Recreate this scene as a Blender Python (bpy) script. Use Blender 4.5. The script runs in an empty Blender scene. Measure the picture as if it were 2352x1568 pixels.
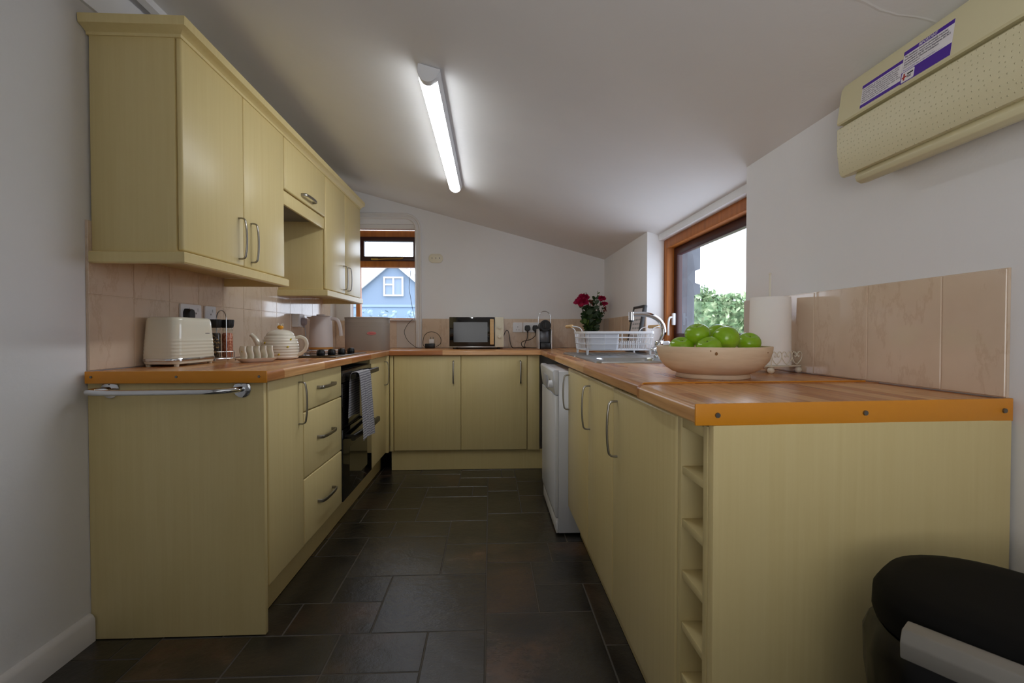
import bpy, bmesh, math, random
from mathutils import Vector, Matrix
R = random.Random(7)
sc = bpy.context.scene
C = sc.collection
PI = math.pi

# ------------------------------------------------------------------ camera, world, lights, exposure
cam_d = bpy.data.cameras.new('camera')
cam = bpy.data.objects.new('camera', cam_d)
C.objects.link(cam)
cam.location = (0, 0, 1.0326)
cam.rotation_euler = (PI/2 - .0172, 0, -.0459)
cam_d.sensor_width = 36
cam_d.lens = 1087.45 / 2352 * 36
cam_d.clip_start = .02
cam_d.clip_end = 300
cam_d.dof.use_dof = True
cam_d.dof.focus_distance = 1.45
cam_d.dof.aperture_fstop = 8.0
sc.camera = cam

sc.view_settings.view_transform = 'Standard'
sc.view_settings.look = 'None'
sc.view_settings.gamma = 1
sc.view_settings.use_curve_mapping = False
sc.view_settings.exposure = 0.0

SKY = 3.9
world = bpy.data.worlds.new('overcast_sky')
sc.world = world
world.use_nodes = True
bg = world.node_tree.nodes['Background']
bg.inputs[0].default_value = (.87, .96, 1.11, 1)
bg.inputs[1].default_value = SKY

TUBE = 19.5         # radiance of the fluorescent diffuser
REAR_FILL = 2.8     # watts of an added fill light, inside the solid wall behind the camera

def area(name, loc, rot, sx, sy, watts, col=(1, 1, 1), portal=False):
    d = bpy.data.lights.new(name, 'AREA')
    d.shape = 'RECTANGLE'; d.size = sx; d.size_y = sy; d.energy = watts; d.color = col
    o = bpy.data.objects.new(name, d); C.objects.link(o)
    o.location = loc; o.rotation_euler = rot
    if portal: d.cycles.is_portal = True
    return o
TILTED_FILL = 9.0       # watts of an added tilted fill behind the camera, brightening window-side ceiling and wall
# daylight enters through the two windows (portals only steer the sky's own light); the rear lights are added fill
area('window_portal_back', (-.93, 4.30, 1.56), (-PI/2, 0, 0), .62, .84, 1, portal=True)
area('window_portal_right', (1.18, 2.42, 1.27), (0, PI/2, 0), .72, 1.24, 1, portal=True)
area('rear_fill_light', (-.15, -1.85, 1.55), (PI/2, 0, 0), 1.3, 1.1, REAR_FILL, (1, .98, .95))

ul = area('rear_tilted_fill', (-.25, -1.0, 1.15), (0, 0, 0), 1.0, 1.0, TILTED_FILL, (1, 1, 1))  # unseen fill with no fitting in the room, added for brightness
ul.rotation_euler = Vector((.75, 1.3, .95)).to_track_quat('-Z', 'Y').to_euler()
ul.data.spread = math.radians(105)

cy = sc.cycles
cy.max_bounces = 12
cy.diffuse_bounces = 6
cy.glossy_bounces = 5
cy.transparent_max_bounces = 12
cy.transmission_bounces = 8
cy.sample_clamp_indirect = 6
cy.caustics_reflective = False
cy.caustics_refractive = False
cy.use_denoising = True

# ------------------------------------------------------------------ mesh helpers
class MB:
    def __init__(s): s.bm = bmesh.new()
    def _add(s, verts, faces):
        vs = [s.bm.verts.new(v) for v in verts]
        fs = []
        for f in faces:
            try: fs.append(s.bm.faces.new([vs[i] for i in f]))
            except ValueError: pass
        return vs, fs
    def box(s, x0, x1, y0, y1, z0, z1, bev=0, seg=2):
        vs, fs = s._add([(x, y, z) for x in (x0, x1) for y in (y0, y1) for z in (z0, z1)],
            [(0,1,3,2),(4,6,7,5),(0,4,5,1),(2,3,7,6),(0,2,6,4),(1,5,7,3)])
        if bev:
            es = list({e for f in fs for e in f.edges})
            bmesh.ops.bevel(s.bm, geom=es, offset=bev, segments=seg, profile=.5, affect='EDGES')
        return s
    def prism(s, poly, a0, a1, axis='z', bev=0, seg=2):
        def P(p, t):
            return {'z': (p[0], p[1], t), 'y': (p[0], t, p[1]), 'x': (t, p[0], p[1])}[axis]
        n = len(poly)
        vs, fs = s._add([P(p, a0) for p in poly] + [P(p, a1) for p in poly],
            [tuple(range(n))[::-1], tuple(range(n, 2*n))] + [(i, (i+1) % n, n+(i+1) % n, n+i) for i in range(n)])
        bmesh.ops.recalc_face_normals(s.bm, faces=fs)
        if bev:
            es = list({e for f in fs for e in f.edges})
            bmesh.ops.bevel(s.bm, geom=es, offset=bev, segments=seg, profile=.5, affect='EDGES')
        return s
    def rings(s, rs, cap0=True, cap1=True, closed=False):
        n = len(rs[0]); vs = []
        for r in rs: vs += [s.bm.verts.new(p) for p in r]
        fs = []
        m = len(rs)
        for k in range(m if closed else m-1):
            a, b = k*n, ((k+1) % m)*n
            for i in range(n):
                j = (i+1) % n
                try: fs.append(s.bm.faces.new((vs[a+i], vs[a+j], vs[b+j], vs[b+i])))
                except ValueError: pass
        if not closed:
            if cap0: fs.append(s.bm.faces.new(vs[:n][::-1]))
            if cap1: fs.append(s.bm.faces.new(vs[(m-1)*n:]))
        bmesh.ops.recalc_face_normals(s.bm, faces=fs)
        return s
    def lathe(s, prof, c=(0, 0, 0), seg=32, sx=1, sy=1, rot=0, cap0=True, cap1=True):
        rs = []
        for r, z in prof:
            ring = []
            for i in range(seg):
                a = 2*PI*i/seg
                x, y = r*sx*math.cos(a), r*sy*math.sin(a)
                ring.append((c[0]+x*math.cos(rot)-y*math.sin(rot), c[1]+x*math.sin(rot)+y*math.cos(rot), c[2]+z))
            rs.append(ring)
        return s.rings(rs, cap0, cap1)
    def sweep(s, pts, section, hint=(0, 0, 1), closed=False):
        pts = [Vector(p) for p in pts]; n = len(pts); h = Vector(hint); rs = []
        for i, p in enumerate(pts):
            if closed: t = pts[(i+1) % n]-pts[i-1]
            else: t = pts[min(i+1, n-1)]-pts[max(i-1, 0)]
            t.normalize()
            sd = t.cross(h)
            if sd.length < 1e-3: sd = t.cross(Vector((.31, .9, .17)))
            sd.normalize(); up = sd.cross(t); h = up
            sec = section(i/(n-1)) if callable(section) else section
            rs.append([p+sd*a+up*b for a, b in sec])
        return s.rings(rs, closed=closed)
    def tube(s, pts, r, seg=8, hint=(0, 0, 1), closed=False):
        if callable(r): sec = lambda t: circ(r(t), seg)
        else: sec = circ(r, seg)
        return s.sweep(pts, sec, hint, closed)
    def cyl(s, p0, p1, r0, r1=None, seg=20):
        r1 = r0 if r1 is None else r1
        return s.sweep([p0, p1], lambda t: circ(r0+(r1-r0)*t, seg), (.12, .05, 1))
    def ball(s, c, r, seg=16, rings=10, sx=1, sy=1, sz=1):
        return s.lathe([(max(r*math.sin(PI*k/rings), 1e-5), -r*math.cos(PI*k/rings)*sz) for k in range(rings+1)], c, seg, sx, sy, cap0=False, cap1=False)
    def quad(s, a, b, c, d):
        s._add([a, b, c, d], [(0, 1, 2, 3)]); return s
    def move(s, M):
        bmesh.ops.transform(s.bm, matrix=M, verts=s.bm.verts); return s

def circ(r, n): return [(r*math.cos(2*PI*i/n), r*math.sin(2*PI*i/n)) for i in range(n)]
def rrect(w, h, r, k=4):
    out = []
    for cx, cy_, a0 in ((w/2-r, h/2-r, 0), (-w/2+r, h/2-r, PI/2), (-w/2+r, -h/2+r, PI), (w/2-r, -h/2+r, 1.5*PI)):
        for i in range(k+1):
            a = a0+PI/2*i/k; out.append((cx+r*math.cos(a), cy_+r*math.sin(a)))
    return out
def smooth_path(pts, k=6, closed=False):
    P = [Vector(p) for p in pts]; n = len(P); out = []
    rng = range(n if closed else n-1)
    for i in rng:
        p1, p2 = P[i], P[(i+1) % n]
        p0 = P[i-1] if (closed or i > 0) else p1*2-p2
        p3 = P[(i+2) % n] if (closed or i+2 < n) else p2*2-p1
        for j in range(k):
            t = j/k
            out.append(.5*((2*p1)+(p2-p0)*t+(2*p0-5*p1+4*p2-p3)*t*t+(3*p1-p0-3*p2+p3)*t**3))
    if not closed: out.append(P[-1])
    return out

ORG = {}
def obj(name, mb, m, parent=None, world=False, angle=38, flat=False):
    """one mesh object; world=True: the coordinates are world ones and are moved into the parent's frame"""
    bm = mb.bm
    if parent is not None and world:
        bmesh.ops.translate(bm, vec=-Vector(ORG[parent.name]), verts=bm.verts)
    me = bpy.data.meshes.new(name); bm.to_mesh(me); bm.free()
    if not flat:
        for p in me.polygons: p.use_smooth = True
        me.set_sharp_from_angle(angle=math.radians(angle))
    o = bpy.data.objects.new(name, me); C.objects.link(o)
    for mm in (m if isinstance(m, (list, tuple)) else [m]): me.materials.append(mm)
    if parent is not None:
        o.parent = parent; ORG[o.name] = ORG[parent.name] if world else (0, 0, 0)
        if parent.name in ORG and not world: ORG[o.name] = ORG[parent.name]
    return o
def thing(name, label, cat, loc=(0, 0, 0), rotz=0, group=None):
    o = bpy.data.objects.new(name, None); C.objects.link(o)
    o.location = loc; o.rotation_euler = (0, 0, rotz); o.empty_display_size = .05
    ORG[o.name] = tuple(loc)
    return tag(o, label, cat, group)
def tag(o, label, cat, group=None):
    o['label'] = label; o['category'] = cat
    if group: o['group'] = group
    return o
def struct(name, mb, m, label=None, **k):
    o = obj(name, mb, m, **k); o['kind'] = 'structure'
    if label: o['label'] = label
    return o
def sobj(name, mb, m, loc, label, cat, group=None, **k):
    """a top-level thing of one mesh, local coordinates"""
    o = obj(name, mb, m, **k); o.location = loc; return tag(o, label, cat, group)
def dup(root, loc, rotz=None, label=None, group=None):
    r = root.copy(); C.objects.link(r); r.location = loc
    if rotz is not None: r.rotation_euler = (0, 0, rotz)
    if label: r['label'] = label
    if group: r['group'] = group
    ORG[r.name] = tuple(loc)
    for ch in list(root.children):
        c = ch.copy(); C.objects.link(c); c.parent = r
        for g in list(ch.children):
            d = g.copy(); C.objects.link(d); d.parent = c
    return r

# ------------------------------------------------------------------ materials
def lin(c):
    return tuple(((v/255)/12.92 if v/255 <= .04045 else ((v/255+.055)/1.055)**2.4) for v in c)+(1,)
def mat(name, col, rough=.5, metal=0, spec=.5, coat=0, emis=None):
    m = bpy.data.materials.new(name); m.use_nodes = True
    b = m.node_tree.nodes['Principled BSDF']
    b.inputs['Base Color'].default_value = lin(col)
    b.inputs['Roughness'].default_value = rough
    b.inputs['Metallic'].default_value = metal
    b.inputs['Specular IOR Level'].default_value = spec
    b.inputs['Coat Weight'].default_value = coat
    if emis:
        b.inputs['Emission Color'].default_value = emis[0]; b.inputs['Emission Strength'].default_value = emis[1]
    return m
class NT:
    def __init__(s, m): s.m = m; s.t = m.node_tree; s.b = s.t.nodes['Principled BSDF']
    def n(s, typ, **kw):
        nd = s.t.nodes.new(typ)
        for k, v in kw.items():
            if k.startswith('_'): setattr(nd, k[1:], v)
            else: nd.inputs[k.replace('__', ' ')].default_value = v
        return nd
    def l(s, a, b): s.t.links.new(a, b)
    def coord(s, scale=(1, 1, 1), rot=(0, 0, 0), loc=(0, 0, 0)):
        tc = s.n('ShaderNodeTexCoord'); mp = s.n('ShaderNodeMapping')
        mp.inputs['Scale'].default_value = scale; mp.inputs['Rotation'].default_value = rot; mp.inputs['Location'].default_value = loc
        s.l(tc.outputs['Object'], mp.inputs['Vector']); return mp.outputs['Vector']
    def noise(s, vec, scale, detail=4, rough=.55):
        nd = s.n('ShaderNodeTexNoise', Scale=scale, Detail=detail, Roughness=rough); s.l(vec, nd.inputs['Vector']); return nd.outputs['Fac']
    def ramp(s, fac, stops):
        r = s.n('ShaderNodeValToRGB'); e = r.color_ramp.elements
        while len(e) < len(stops): e.new(.5)
        for q, (p, c) in zip(e, stops): q.position = p; q.color = lin(c)
        s.l(fac, r.inputs['Fac']); return r.outputs['Color']
    def mix(s, fac, a, b, mode='MIX'):
        m = s.n('ShaderNodeMix', _data_type='RGBA', _blend_type=mode)
        for v, i in ((fac, 0), (a, 6), (b, 7)):
            if hasattr(v, 'is_linked'): s.l(v, m.inputs[i])
            else: m.inputs[i].default_value = v
        return m.outputs[2]
    def bump(s, h, strength=.2, dist=.002):
        b = s.n('ShaderNodeBump', Strength=strength, Distance=dist); s.l(h, b.inputs['Height']); s.l(b.outputs[0], s.b.inputs['Normal'])
    def col(s, c): s.l(c, s.b.inputs['Base Color'])

def plaster(name, c0, c1, bump=.25):
    m = mat(name, c0, .75, spec=.25); t = NT(m); v = t.coord()
    t.col(t.ramp(t.noise(v, 1.6, 5), [(.3, c0), (.7, c1)]))
    t.bump(t.noise(v, 22, 5, .6), bump, .004); return m
def laminate(name, c0, c1, scale=(70, 70, 2.2), rough=.36):
    m = mat(name, c0, rough, spec=.45); t = NT(m); v = t.coord(scale)
    f = t.noise(v, 1, 6, .62)
    v2 = t.coord((9, 9, .7)); g = t.noise(v2, 1, 3)
    a = t.ramp(f, [(.3, c0), (.72, c1)])
    t.col(t.mix(g, a, lin(tuple((x+y)/2 for x, y in zip(c0, c1)))))
    return m
M = {}
M['wall'] = plaster('wall_paint', (228, 228, 230), (234, 234, 236))
M['ceil'] = plaster('ceiling_paint', (227, 226, 227), (233, 232, 232))
M['trim'] = mat('white_gloss_trim', (222, 220, 220), .35)
M['lam'] = laminate('cream_maple_laminate', (214, 194, 136), (225, 208, 154))
M['lamin'] = laminate('cream_carcass_laminate', (204, 186, 130), (212, 195, 143), rough=.5)
M['plinth'] = laminate('cream_plinth_laminate', (206, 187, 130), (215, 197, 142))
M['raw'] = mat('brown_chipboard_edge', (120, 84, 48), .7)
M['edge'] = mat('orange_worktop_edge_strip', (224, 146, 32), .36)
M['chrome'] = mat('chrome', (215, 218, 222), .08, 1)
M['steel'] = mat('brushed_steel', (190, 190, 188), .28, 1)
M['nickel'] = mat('satin_nickel', (158, 154, 146), .3, 1)
M['screw'] = mat('screw_steel', (130, 128, 124), .35, 1)
M['black'] = mat('black_plastic', (14, 14, 15), .35)
M['blackgl'] = mat('black_oven_glass', (16, 15, 14), .06, spec=.6, coat=.3)
M['blackmat'] = mat('matt_black_plastic', (16, 16, 16), .55)
M['white'] = mat('white_plastic', (228, 230, 234), .35)
M['enamel'] = mat('white_enamel', (214, 218, 226), .22)
M['cream'] = mat('cream_gloss_enamel', (226, 224, 206), .16, coat=.3)
M['ceramic'] = mat('cream_glazed_ceramic', (232, 227, 212), .14, coat=.3)
M['creamplastic'] = mat('aged_cream_plastic', (212, 204, 166), .45)
M['taupe'] = mat('taupe_painted_metal', (158, 148, 138), .42)
M['kettle'] = mat('pale_grey_matt_kettle', (216, 208, 206), .45)
M['pine'] = None
M['mahog'] = mat('dark_red_mahogany_paint', (54, 17, 17), .35)
M['cork'] = mat('honey_wood', (190, 135, 60), .5)
M['towelpaper'] = mat('white_paper_towel', (246, 244, 243), .85, spec=.1)
M['ivorywire'] = mat('ivory_painted_wire', (226, 220, 204), .4)
M['purple'] = mat('purple_print', (70, 20, 150), .5)
M['label'] = mat('white_label_paper', (226, 222, 226), .5)
M['ink'] = mat('dark_print', (52, 46, 66), .6)
M['redink'] = mat('red_print', (170, 40, 30), .6)
M['pink'] = mat('pink_badge', (206, 120, 118), .5)
M['leaf'] = mat('dark_green_leaf', (30, 58, 20), .5)
M['leaf2'] = mat('fresh_green_leaf', (66, 98, 34), .5)
M['stem'] = mat('green_stem', (48, 72, 32), .6)
M['petal'] = mat('magenta_petal', (176, 14, 74), .6)
M['petal2'] = mat('dull_red_seed_head', (108, 34, 28), .7)
M['bulb'] = mat('fluorescent_diffuser', (250, 250, 245), .4, emis=((.96, 1, 1.02, 1), TUBE))
M['amber'] = mat('amber_bee_glaze', (232, 160, 24), .2, coat=.3)
M['yellow'] = mat('yellow_glaze', (214, 190, 60), .2)
M['bluerender'] = mat('slate_blue_house_paint', (120, 136, 156), .8)
M['slate'] = mat('roof_slate', (156, 162, 174), .8)
M['brass'] = mat('brass', (190, 160, 90), .3, 1)
M['picture'] = None

def wood(name, c0, c1, scale, rough=.5):
    m = mat(name, c0, rough); t = NT(m); v = t.coord(scale)
    f = t.noise(v, 1, 6, .6); t.col(t.ramp(f, [(.25, c0), (.75, c1)])); t.bump(f, .15, .002); return m
M['pine'] = wood('orange_stained_pine', (150, 82, 26), (186, 112, 42), (30, 30, 3))
M['bowl'] = wood('pale_turned_wood', (220, 196, 164), (238, 218, 190), (10, 10, 90), .5)
M['grip'] = wood('light_wood_grip', (205, 165, 110), (222, 186, 134), (8, 60, 60), .5)

def worktop_mat(name, along):
    m = mat(name, (160, 100, 55), .26, spec=.5); t = NT(m)
    v = t.coord((1, 1, 1), (0, 0, PI/2 if along == 'y' else 0))
    br = t.n('ShaderNodeTexBrick', _offset=.37, _offset_frequency=2, Scale=1, Mortar__Size=0, Bias=-.05, Brick__Width=.42, Row__Height=.042)
    br.inputs['Color1'].default_value = lin((190, 120, 66)); br.inputs['Color2'].default_value = lin((240, 186, 126))
    br.inputs['Mortar'].default_value = lin((150, 90, 46))
    t.l(v, br.inputs['Vector'])
    v2 = t.coord((90, 3, 60) if along == 'y' else (3, 90, 60))
    g = t.ramp(t.noise(v2, 1, 6, .6), [(.3, (205, 195, 185)), (.7, (255, 255, 255))])
    t.col(t.mix(1.0, br.outputs['Color'], g, 'MULTIPLY'))
    return m
M['topy'] = worktop_mat('butcher_block_laminate_lengthwise', 'y')
M['topx'] = worktop_mat('butcher_block_laminate_crosswise', 'x')

def tile_mat():
    m = mat('beige_glazed_tile', (205, 180, 156), .09, spec=.5); t = NT(m); v = t.coord()
    base = t.ramp(t.noise(v, 5, 5), [(.3, (222, 203, 182)), (.7, (212, 191, 168))])
    dn = t.noise(t.coord((1, 1, .45), (.4, .5, .3)), 7, 7, .65)
    vein = t.ramp(dn, [(.47, (255, 255, 255)), (.5, (242, 236, 230)), (.53, (255, 255, 255))])
    t.col(t.mix(.8, base, vein, 'MULTIPLY')); t.bump(t.noise(v, 9, 3), .06, .004); return m
M['tile'] = tile_mat()
M['grout'] = mat('pale_grout', (206, 198, 190), .8)

def slate_floor():
    m = mat('dark_slate_vinyl', (40, 36, 32), .38, spec=.8); t = NT(m); v = t.coord()
    at = t.n('ShaderNodeAttribute', _attribute_name='tint')
    sep = t.n('ShaderNodeSeparateColor'); t.l(at.outputs['Color'], sep.inputs[0])
    add = t.n('ShaderNodeVectorMath', _operation='MULTIPLY_ADD'); t.l(at.outputs['Color'], add.inputs[0]); add.inputs[1].default_value = (7, 7, 7); t.l(v, add.inputs[2])
    n1 = t.noise(add.outputs[0], 6, 7, .62)
    c1 = t.ramp(n1, [(.3, (26, 26, 27)), (.5, (40, 37, 33)), (.72, (56, 51, 42))])
    n2 = t.noise(add.outputs[0], 3.2, 6, .6)
    rust = t.ramp(n2, [(.5, (0, 0, 0)), (.72, (255, 255, 255))])
    mul = t.n('ShaderNodeMath', _operation='MULTIPLY'); t.l(rust, mul.inputs[0]); t.l(sep.outputs[1], mul.inputs[1])
    c2 = t.mix(mul.outputs[0], c1, lin((98, 70, 50)))
    br = t.n('ShaderNodeMix', _data_type='RGBA', _blend_type='MULTIPLY'); br.inputs[0].default_value = 1
    t.l(c2, br.inputs[6])
    mr = t.n('ShaderNodeMapRange'); mr.inputs[3].default_value = .7; mr.inputs[4].default_value = 1.25; t.l(sep.outputs[0], mr.inputs[0])
    t.l(mr.outputs[0], br.inputs[7]); t.col(br.outputs[2])
    hb = t.noise(add.outputs[0], 14, 8, .7)
    t.bump(hb, .5, .006)
    rr = t.n('ShaderNodeMapRange'); rr.inputs[3].default_value = .13; rr.inputs[4].default_value = .27; t.l(n1, rr.inputs[0]); t.l(rr.outputs[0], t.b.inputs['Roughness'])
    return m
M['slatefloor'] = slate_floor()
M['floorgrout'] = mat('grey_floor_grout', (76, 70, 62), .7)

def thin_glass(name, tint=(1, 1, 1, 1)):
    m = bpy.data.materials.new(name); m.use_nodes = True; nt = m.node_tree; nt.nodes.clear()
    o = nt.nodes.new('ShaderNodeOutputMaterial'); mx = nt.nodes.new('ShaderNodeMixShader'); fr = nt.nodes.new('ShaderNodeFresnel')
    a = nt.nodes.new('ShaderNodeBsdfTransparent'); g = nt.nodes.new('ShaderNodeBsdfGlossy')
    a.inputs[0].default_value = tint; g.inputs['Roughness'].default_value = .02; fr.inputs[0].default_value = 1.35
    ge = nt.nodes.new('ShaderNodeNewGeometry'); ml = nt.nodes.new('ShaderNodeMath'); ml.operation = 'MULTIPLY'; iv = nt.nodes.new('ShaderNodeMath'); iv.operation = 'SUBTRACT'
    iv.inputs[0].default_value = 1; nt.links.new(ge.outputs['Backfacing'], iv.inputs[1])       # the far face of the pane only passes light on
    nt.links.new(fr.outputs[0], ml.inputs[0]); nt.links.new(iv.outputs[0], ml.inputs[1])
    nt.links.new(ml.outputs[0], mx.inputs[0]); nt.links.new(a.outputs[0], mx.inputs[1]); nt.links.new(g.outputs[0], mx.inputs[2]); nt.links.new(mx.outputs[0], o.inputs[0])
    return m
M['glass'] = thin_glass('window_glass')
M['jar'] = thin_glass('clear_jar_glass', (.95, .96, .95, 1))
M['vase'] = thin_glass('green_glass', (.30, .42, .26, 1))

def stone_mat():
    m = mat('grey_rubble_stone', (80, 82, 90), .9); t = NT(m); v = t.coord()
    vo = t.n('ShaderNodeTexVoronoi', Scale=7.0); t.l(v, vo.inputs['Vector'])
    t.col(t.mix(t.noise(v, 12, 5), t.ramp(vo.outputs['Distance'], [(.1, (90, 94, 102)), (.6, (60, 65, 74))]), lin((96, 100, 106))))
    t.bump(vo.outputs['Distance'], .7, .03); return m
M['stone'] = stone_mat()

def apple_mat():
    m = mat('green_apple_skin', (120, 165, 30), .25, coat=.2); t = NT(m); v = t.coord()
    t.col(t.mix(t.ramp(t.noise(v, 14, 4), [(.45, (0, 0, 0)), (.75, (120, 120, 120))]), lin((136, 182, 24)), lin((182, 194, 78)))); return m
M['apple'] = apple_mat()
def towel_mat():
    m = mat('grey_check_cotton', (150, 150, 158), .95, spec=.1); t = NT(m)
    v = t.coord((1, 1, 1))
    ck = t.n('ShaderNodeTexBrick', _offset=0, Scale=1, Mortar__Size=.0028, Brick__Width=.013, Row__Height=.013)
    ck.inputs['Color1'].default_value = lin((206, 204, 206)); ck.inputs['Color2'].default_value = lin((190, 188, 191)); ck.inputs['Mortar'].default_value = lin((116, 115, 122))
    sx = t.n('ShaderNodeSeparateXYZ'); t.l(v, sx.inputs[0]); cx = t.n('ShaderNodeCombineXYZ'); t.l(sx.outputs[1], cx.inputs[0]); t.l(sx.outputs[2], cx.inputs[1])
    t.l(cx.outputs[0], ck.inputs['Vector']); t.col(ck.outputs['Color']); t.bump(ck.outputs['Fac'], .6, .003); return m
M['towel'] = towel_mat()
def speck(name, c0, c1, scale, thr=.55):
    m = mat(name, c0, .6); t = NT(m); v = t.coord()
    vo = t.n('ShaderNodeTexVoronoi', Scale=scale); t.l(v, vo.inputs['Vector'])
    sp = t.n('ShaderNodeSeparateColor'); t.l(vo.outputs['Color'], sp.inputs[0])
    t.col(t.ramp(sp.outputs[0], [(thr-.1, c0), (thr+.15, c1)])); t.bump(vo.outputs['Distance'], .5, .003); return m
M['pepper'] = speck('peppercorns', (38, 28, 20), (170, 140, 90), 170, .8)
M['salt'] = speck('pink_salt_crystals', (196, 112, 84), (222, 160, 132), 150)
M['print'] = speck('grey_text_print', (150, 152, 156), (176, 178, 180), 40)
def paper_mat():
    m = M['towelpaper']; t = NT(m); v = t.coord((1, 1, 1))
    w = t.n('ShaderNodeTexWave', _bands_direction='Z', Scale=130, Distortion=3.0); t.l(v, w.inputs['Vector'])
    t.bump(w.outputs['Fac'], .12, .001)
paper_mat()
def cream_dimple():
    m = mat('dimpled_cream_plastic', (212, 204, 168), .42); t = NT(m); v = t.coord()
    sx = t.n('ShaderNodeSeparateXYZ'); t.l(v, sx.inputs[0]); cb = t.n('ShaderNodeCombineXYZ'); t.l(sx.outputs[1], cb.inputs[0]); t.l(sx.outputs[2], cb.inputs[1])
    vo = t.n('ShaderNodeTexVoronoi', _voronoi_dimensions='2D', Scale=85, Randomness=.4); t.l(cb.outputs[0], vo.inputs['Vector'])
    r = t.ramp(vo.outputs['Distance'], [(.0, (255, 255, 255)), (.14, (0, 0, 0))]); t.bump(r, .6, .002); return m
M['dimple'] = cream_dimple()

# ------------------------------------------------------------------ the room
XL, XR, YB = -1.344, 1.010, 4.167
def ceil_z(x): return 1.9535-.2645*x
FY = -1.9            # wall behind the camera
# floor: slate-look tiles of mixed sizes, laid on a 0.1 x 0.097 m module
def build_floor():
    ux, uy, ox, oy = .0993, .0968, -.017, 1.44
    hand = [(-6,-2,6,10),(-2,0,9,12),(-2,0,6,9),(-4,0,2,6),(-6,-4,4,6),(-7,-4,2,4),(-5,-2,0,2),(-2,0,-2,2),(-8,-5,0,2),(-5,-2,10,12),(-8,-5,10,12),
            (-8,-6,8,10),(-9,-6,4,8),(-4,0,12,16),(-7,-4,12,14),(-6,-4,14,18),(-8,-6,14,17),
            (0,2,13,17),(2,4,13,16),(0,4,9,13),(0,3,7,9),(3,6,7,9),(0,2,3,7),(2,5,5,7),(2,4,3,5),(0,4,-1,3),(4,7,1,5),(4,7,-2,1),
            (-5,-2,-2,0),(-8,-5,-2,0),(-11,-8,0,2),(-11,-8,-3,0)]
    i0, i1, j0, j1 = -14, 11, -36, 30
    occ = {}
    tiles = []
    for t in hand:
        tiles.append(t)
        for i in range(t[0], t[1]):
            for j in range(t[2], t[3]): occ[i, j] = 1
    rr = random.Random(3)
    for j in range(j0, j1):
        for i in range(i0, i1):
            if (i, j) in occ: continue
            for w, h in rr.sample([(4, 4), (3, 2), (2, 3), (2, 2), (4, 3), (3, 4)], 6)+[(2, 1), (1, 2), (1, 1)]:
                if i+w <= i1 and j+h <= j1 and all((a, b) not in occ for a in range(i, i+w) for b in range(j, j+h)):
                    for a in range(i, i+w):
                        for b in range(j, j+h): occ[a, b] = 1
                    tiles.append((i, i+w, j, j+h)); break
    mb = MB(); lay = mb.bm.loops.layers.float_color.new('tint')
    g = .0022
    for (a, b, c, d) in tiles:
        x0, x1, y0, y1 = max(ox+a*ux, XL)+g, min(ox+b*ux, XR)-g, max(oy+c*uy, FY)+g, min(oy+d*uy, YB)-g
        if x1-x0 < .01 or y1-y0 < .01: continue
        v0 = len(mb.bm.verts)
        ch = .0015
        vs, fs = mb._add([(x0, y0, -.0015), (x1, y0, -.0015), (x1, y1, -.0015), (x0, y1, -.0015), (x0+ch, y0+ch, 0), (x1-ch, y0+ch, 0), (x1-ch, y1-ch, 0), (x0+ch, y1-ch, 0)],
            [(4, 5, 6, 7), (0, 1, 5, 4), (1, 2, 6, 5), (2, 3, 7, 6), (3, 0, 4, 7)])
        col = (rr.random(), rr.random()**1.5, rr.random(), 1)
        for f in fs:
            for lp in f.loops: lp[lay] = col
    n = len(mb.bm.faces)
    mb.box(XL-.1, XR+.1, FY-.1, YB+.1, -.06, -.0012)
    mb.bm.faces.ensure_lookup_table()
    for f in mb.bm.faces[n:]: f.material_index = 1
    struct('floor', mb, [M['slatefloor'], M['floorgrout']], 'dark slate-look tiled floor of mixed tile sizes', angle=20)
build_floor()
# walls
WX0, WX1, WZ0, WZ1 = -1.21, -.655, 1.15, 1.98      # back window opening
struct('wall_left', MB().box(XL-.12, XL, FY-.1, YB+.1, -.05, 2.45), M['wall'], 'white plastered wall behind the wall cupboards')
mb = MB()
# back wall around the window: one connected outline with a hole
def frame_wall(mb, a0, a1, b0, b1, top0, top1, c0, c1, axis):
    """plate a0..a1 (horizontal) from floor to top0 (at a0) / top1 (at a1), with a hole h = (a,a,b,b), thickness c0..c1"""
    def P(a, b, c): return (a, c, b) if axis == 'y' else (c, a, b)
    ha0, ha1, hb0, hb1 = b0[0], b0[1], b1[0], b1[1]
    tz = lambda a: top0+(top1-top0)*(a-a0)/(a1-a0)
    xs = [a0, ha0, ha1, a1]
    def row(z): return [(x, z) for x in xs]
    g = [[(x, 0 if r == 0 else hb0 if r == 1 else hb1 if r == 2 else tz(x)) for x in xs] for r in range(4)]
    g[0] = [(x, -.05) for x in xs]
    F = [[mb.bm.verts.new(P(a, b, c0)) for a, b in r] for r in g]
    B = [[mb.bm.verts.new(P(a, b, c1)) for a, b in r] for r in g]
    fs = []
    for r in range(3):
        for k in range(3):
            if r == 1 and k == 1: continue
            fs.append(mb.bm.faces.new((F[r][k], F[r][k+1], F[r+1][k+1], F[r+1][k])))
            fs.append(mb.bm.faces.new((B[r][k], B[r+1][k], B[r+1][k+1], B[r][k+1])))
    for (r, k), (r2, k2) in [((1,1),(1,2)),((1,2),(2,2)),((2,2),(2,1)),((2,1),(1,1)),
                             ((0,0),(0,1)),((0,1),(0,2)),((0,2),(0,3)),((0,3),(1,3)),((1,3),(2,3)),((2,3),(3,3)),((3,3),(3,2)),((3,2),(3,1)),((3,1),(3,0)),((3,0),(2,0)),((2,0),(1,0)),((1,0),(0,0))]:
        fs.append(mb.bm.faces.new((F[r][k], F[r2][k2], B[r2][k2], B[r][k])))
    bmesh.ops.recalc_face_normals(mb.bm, faces=fs)
    return mb
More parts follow.
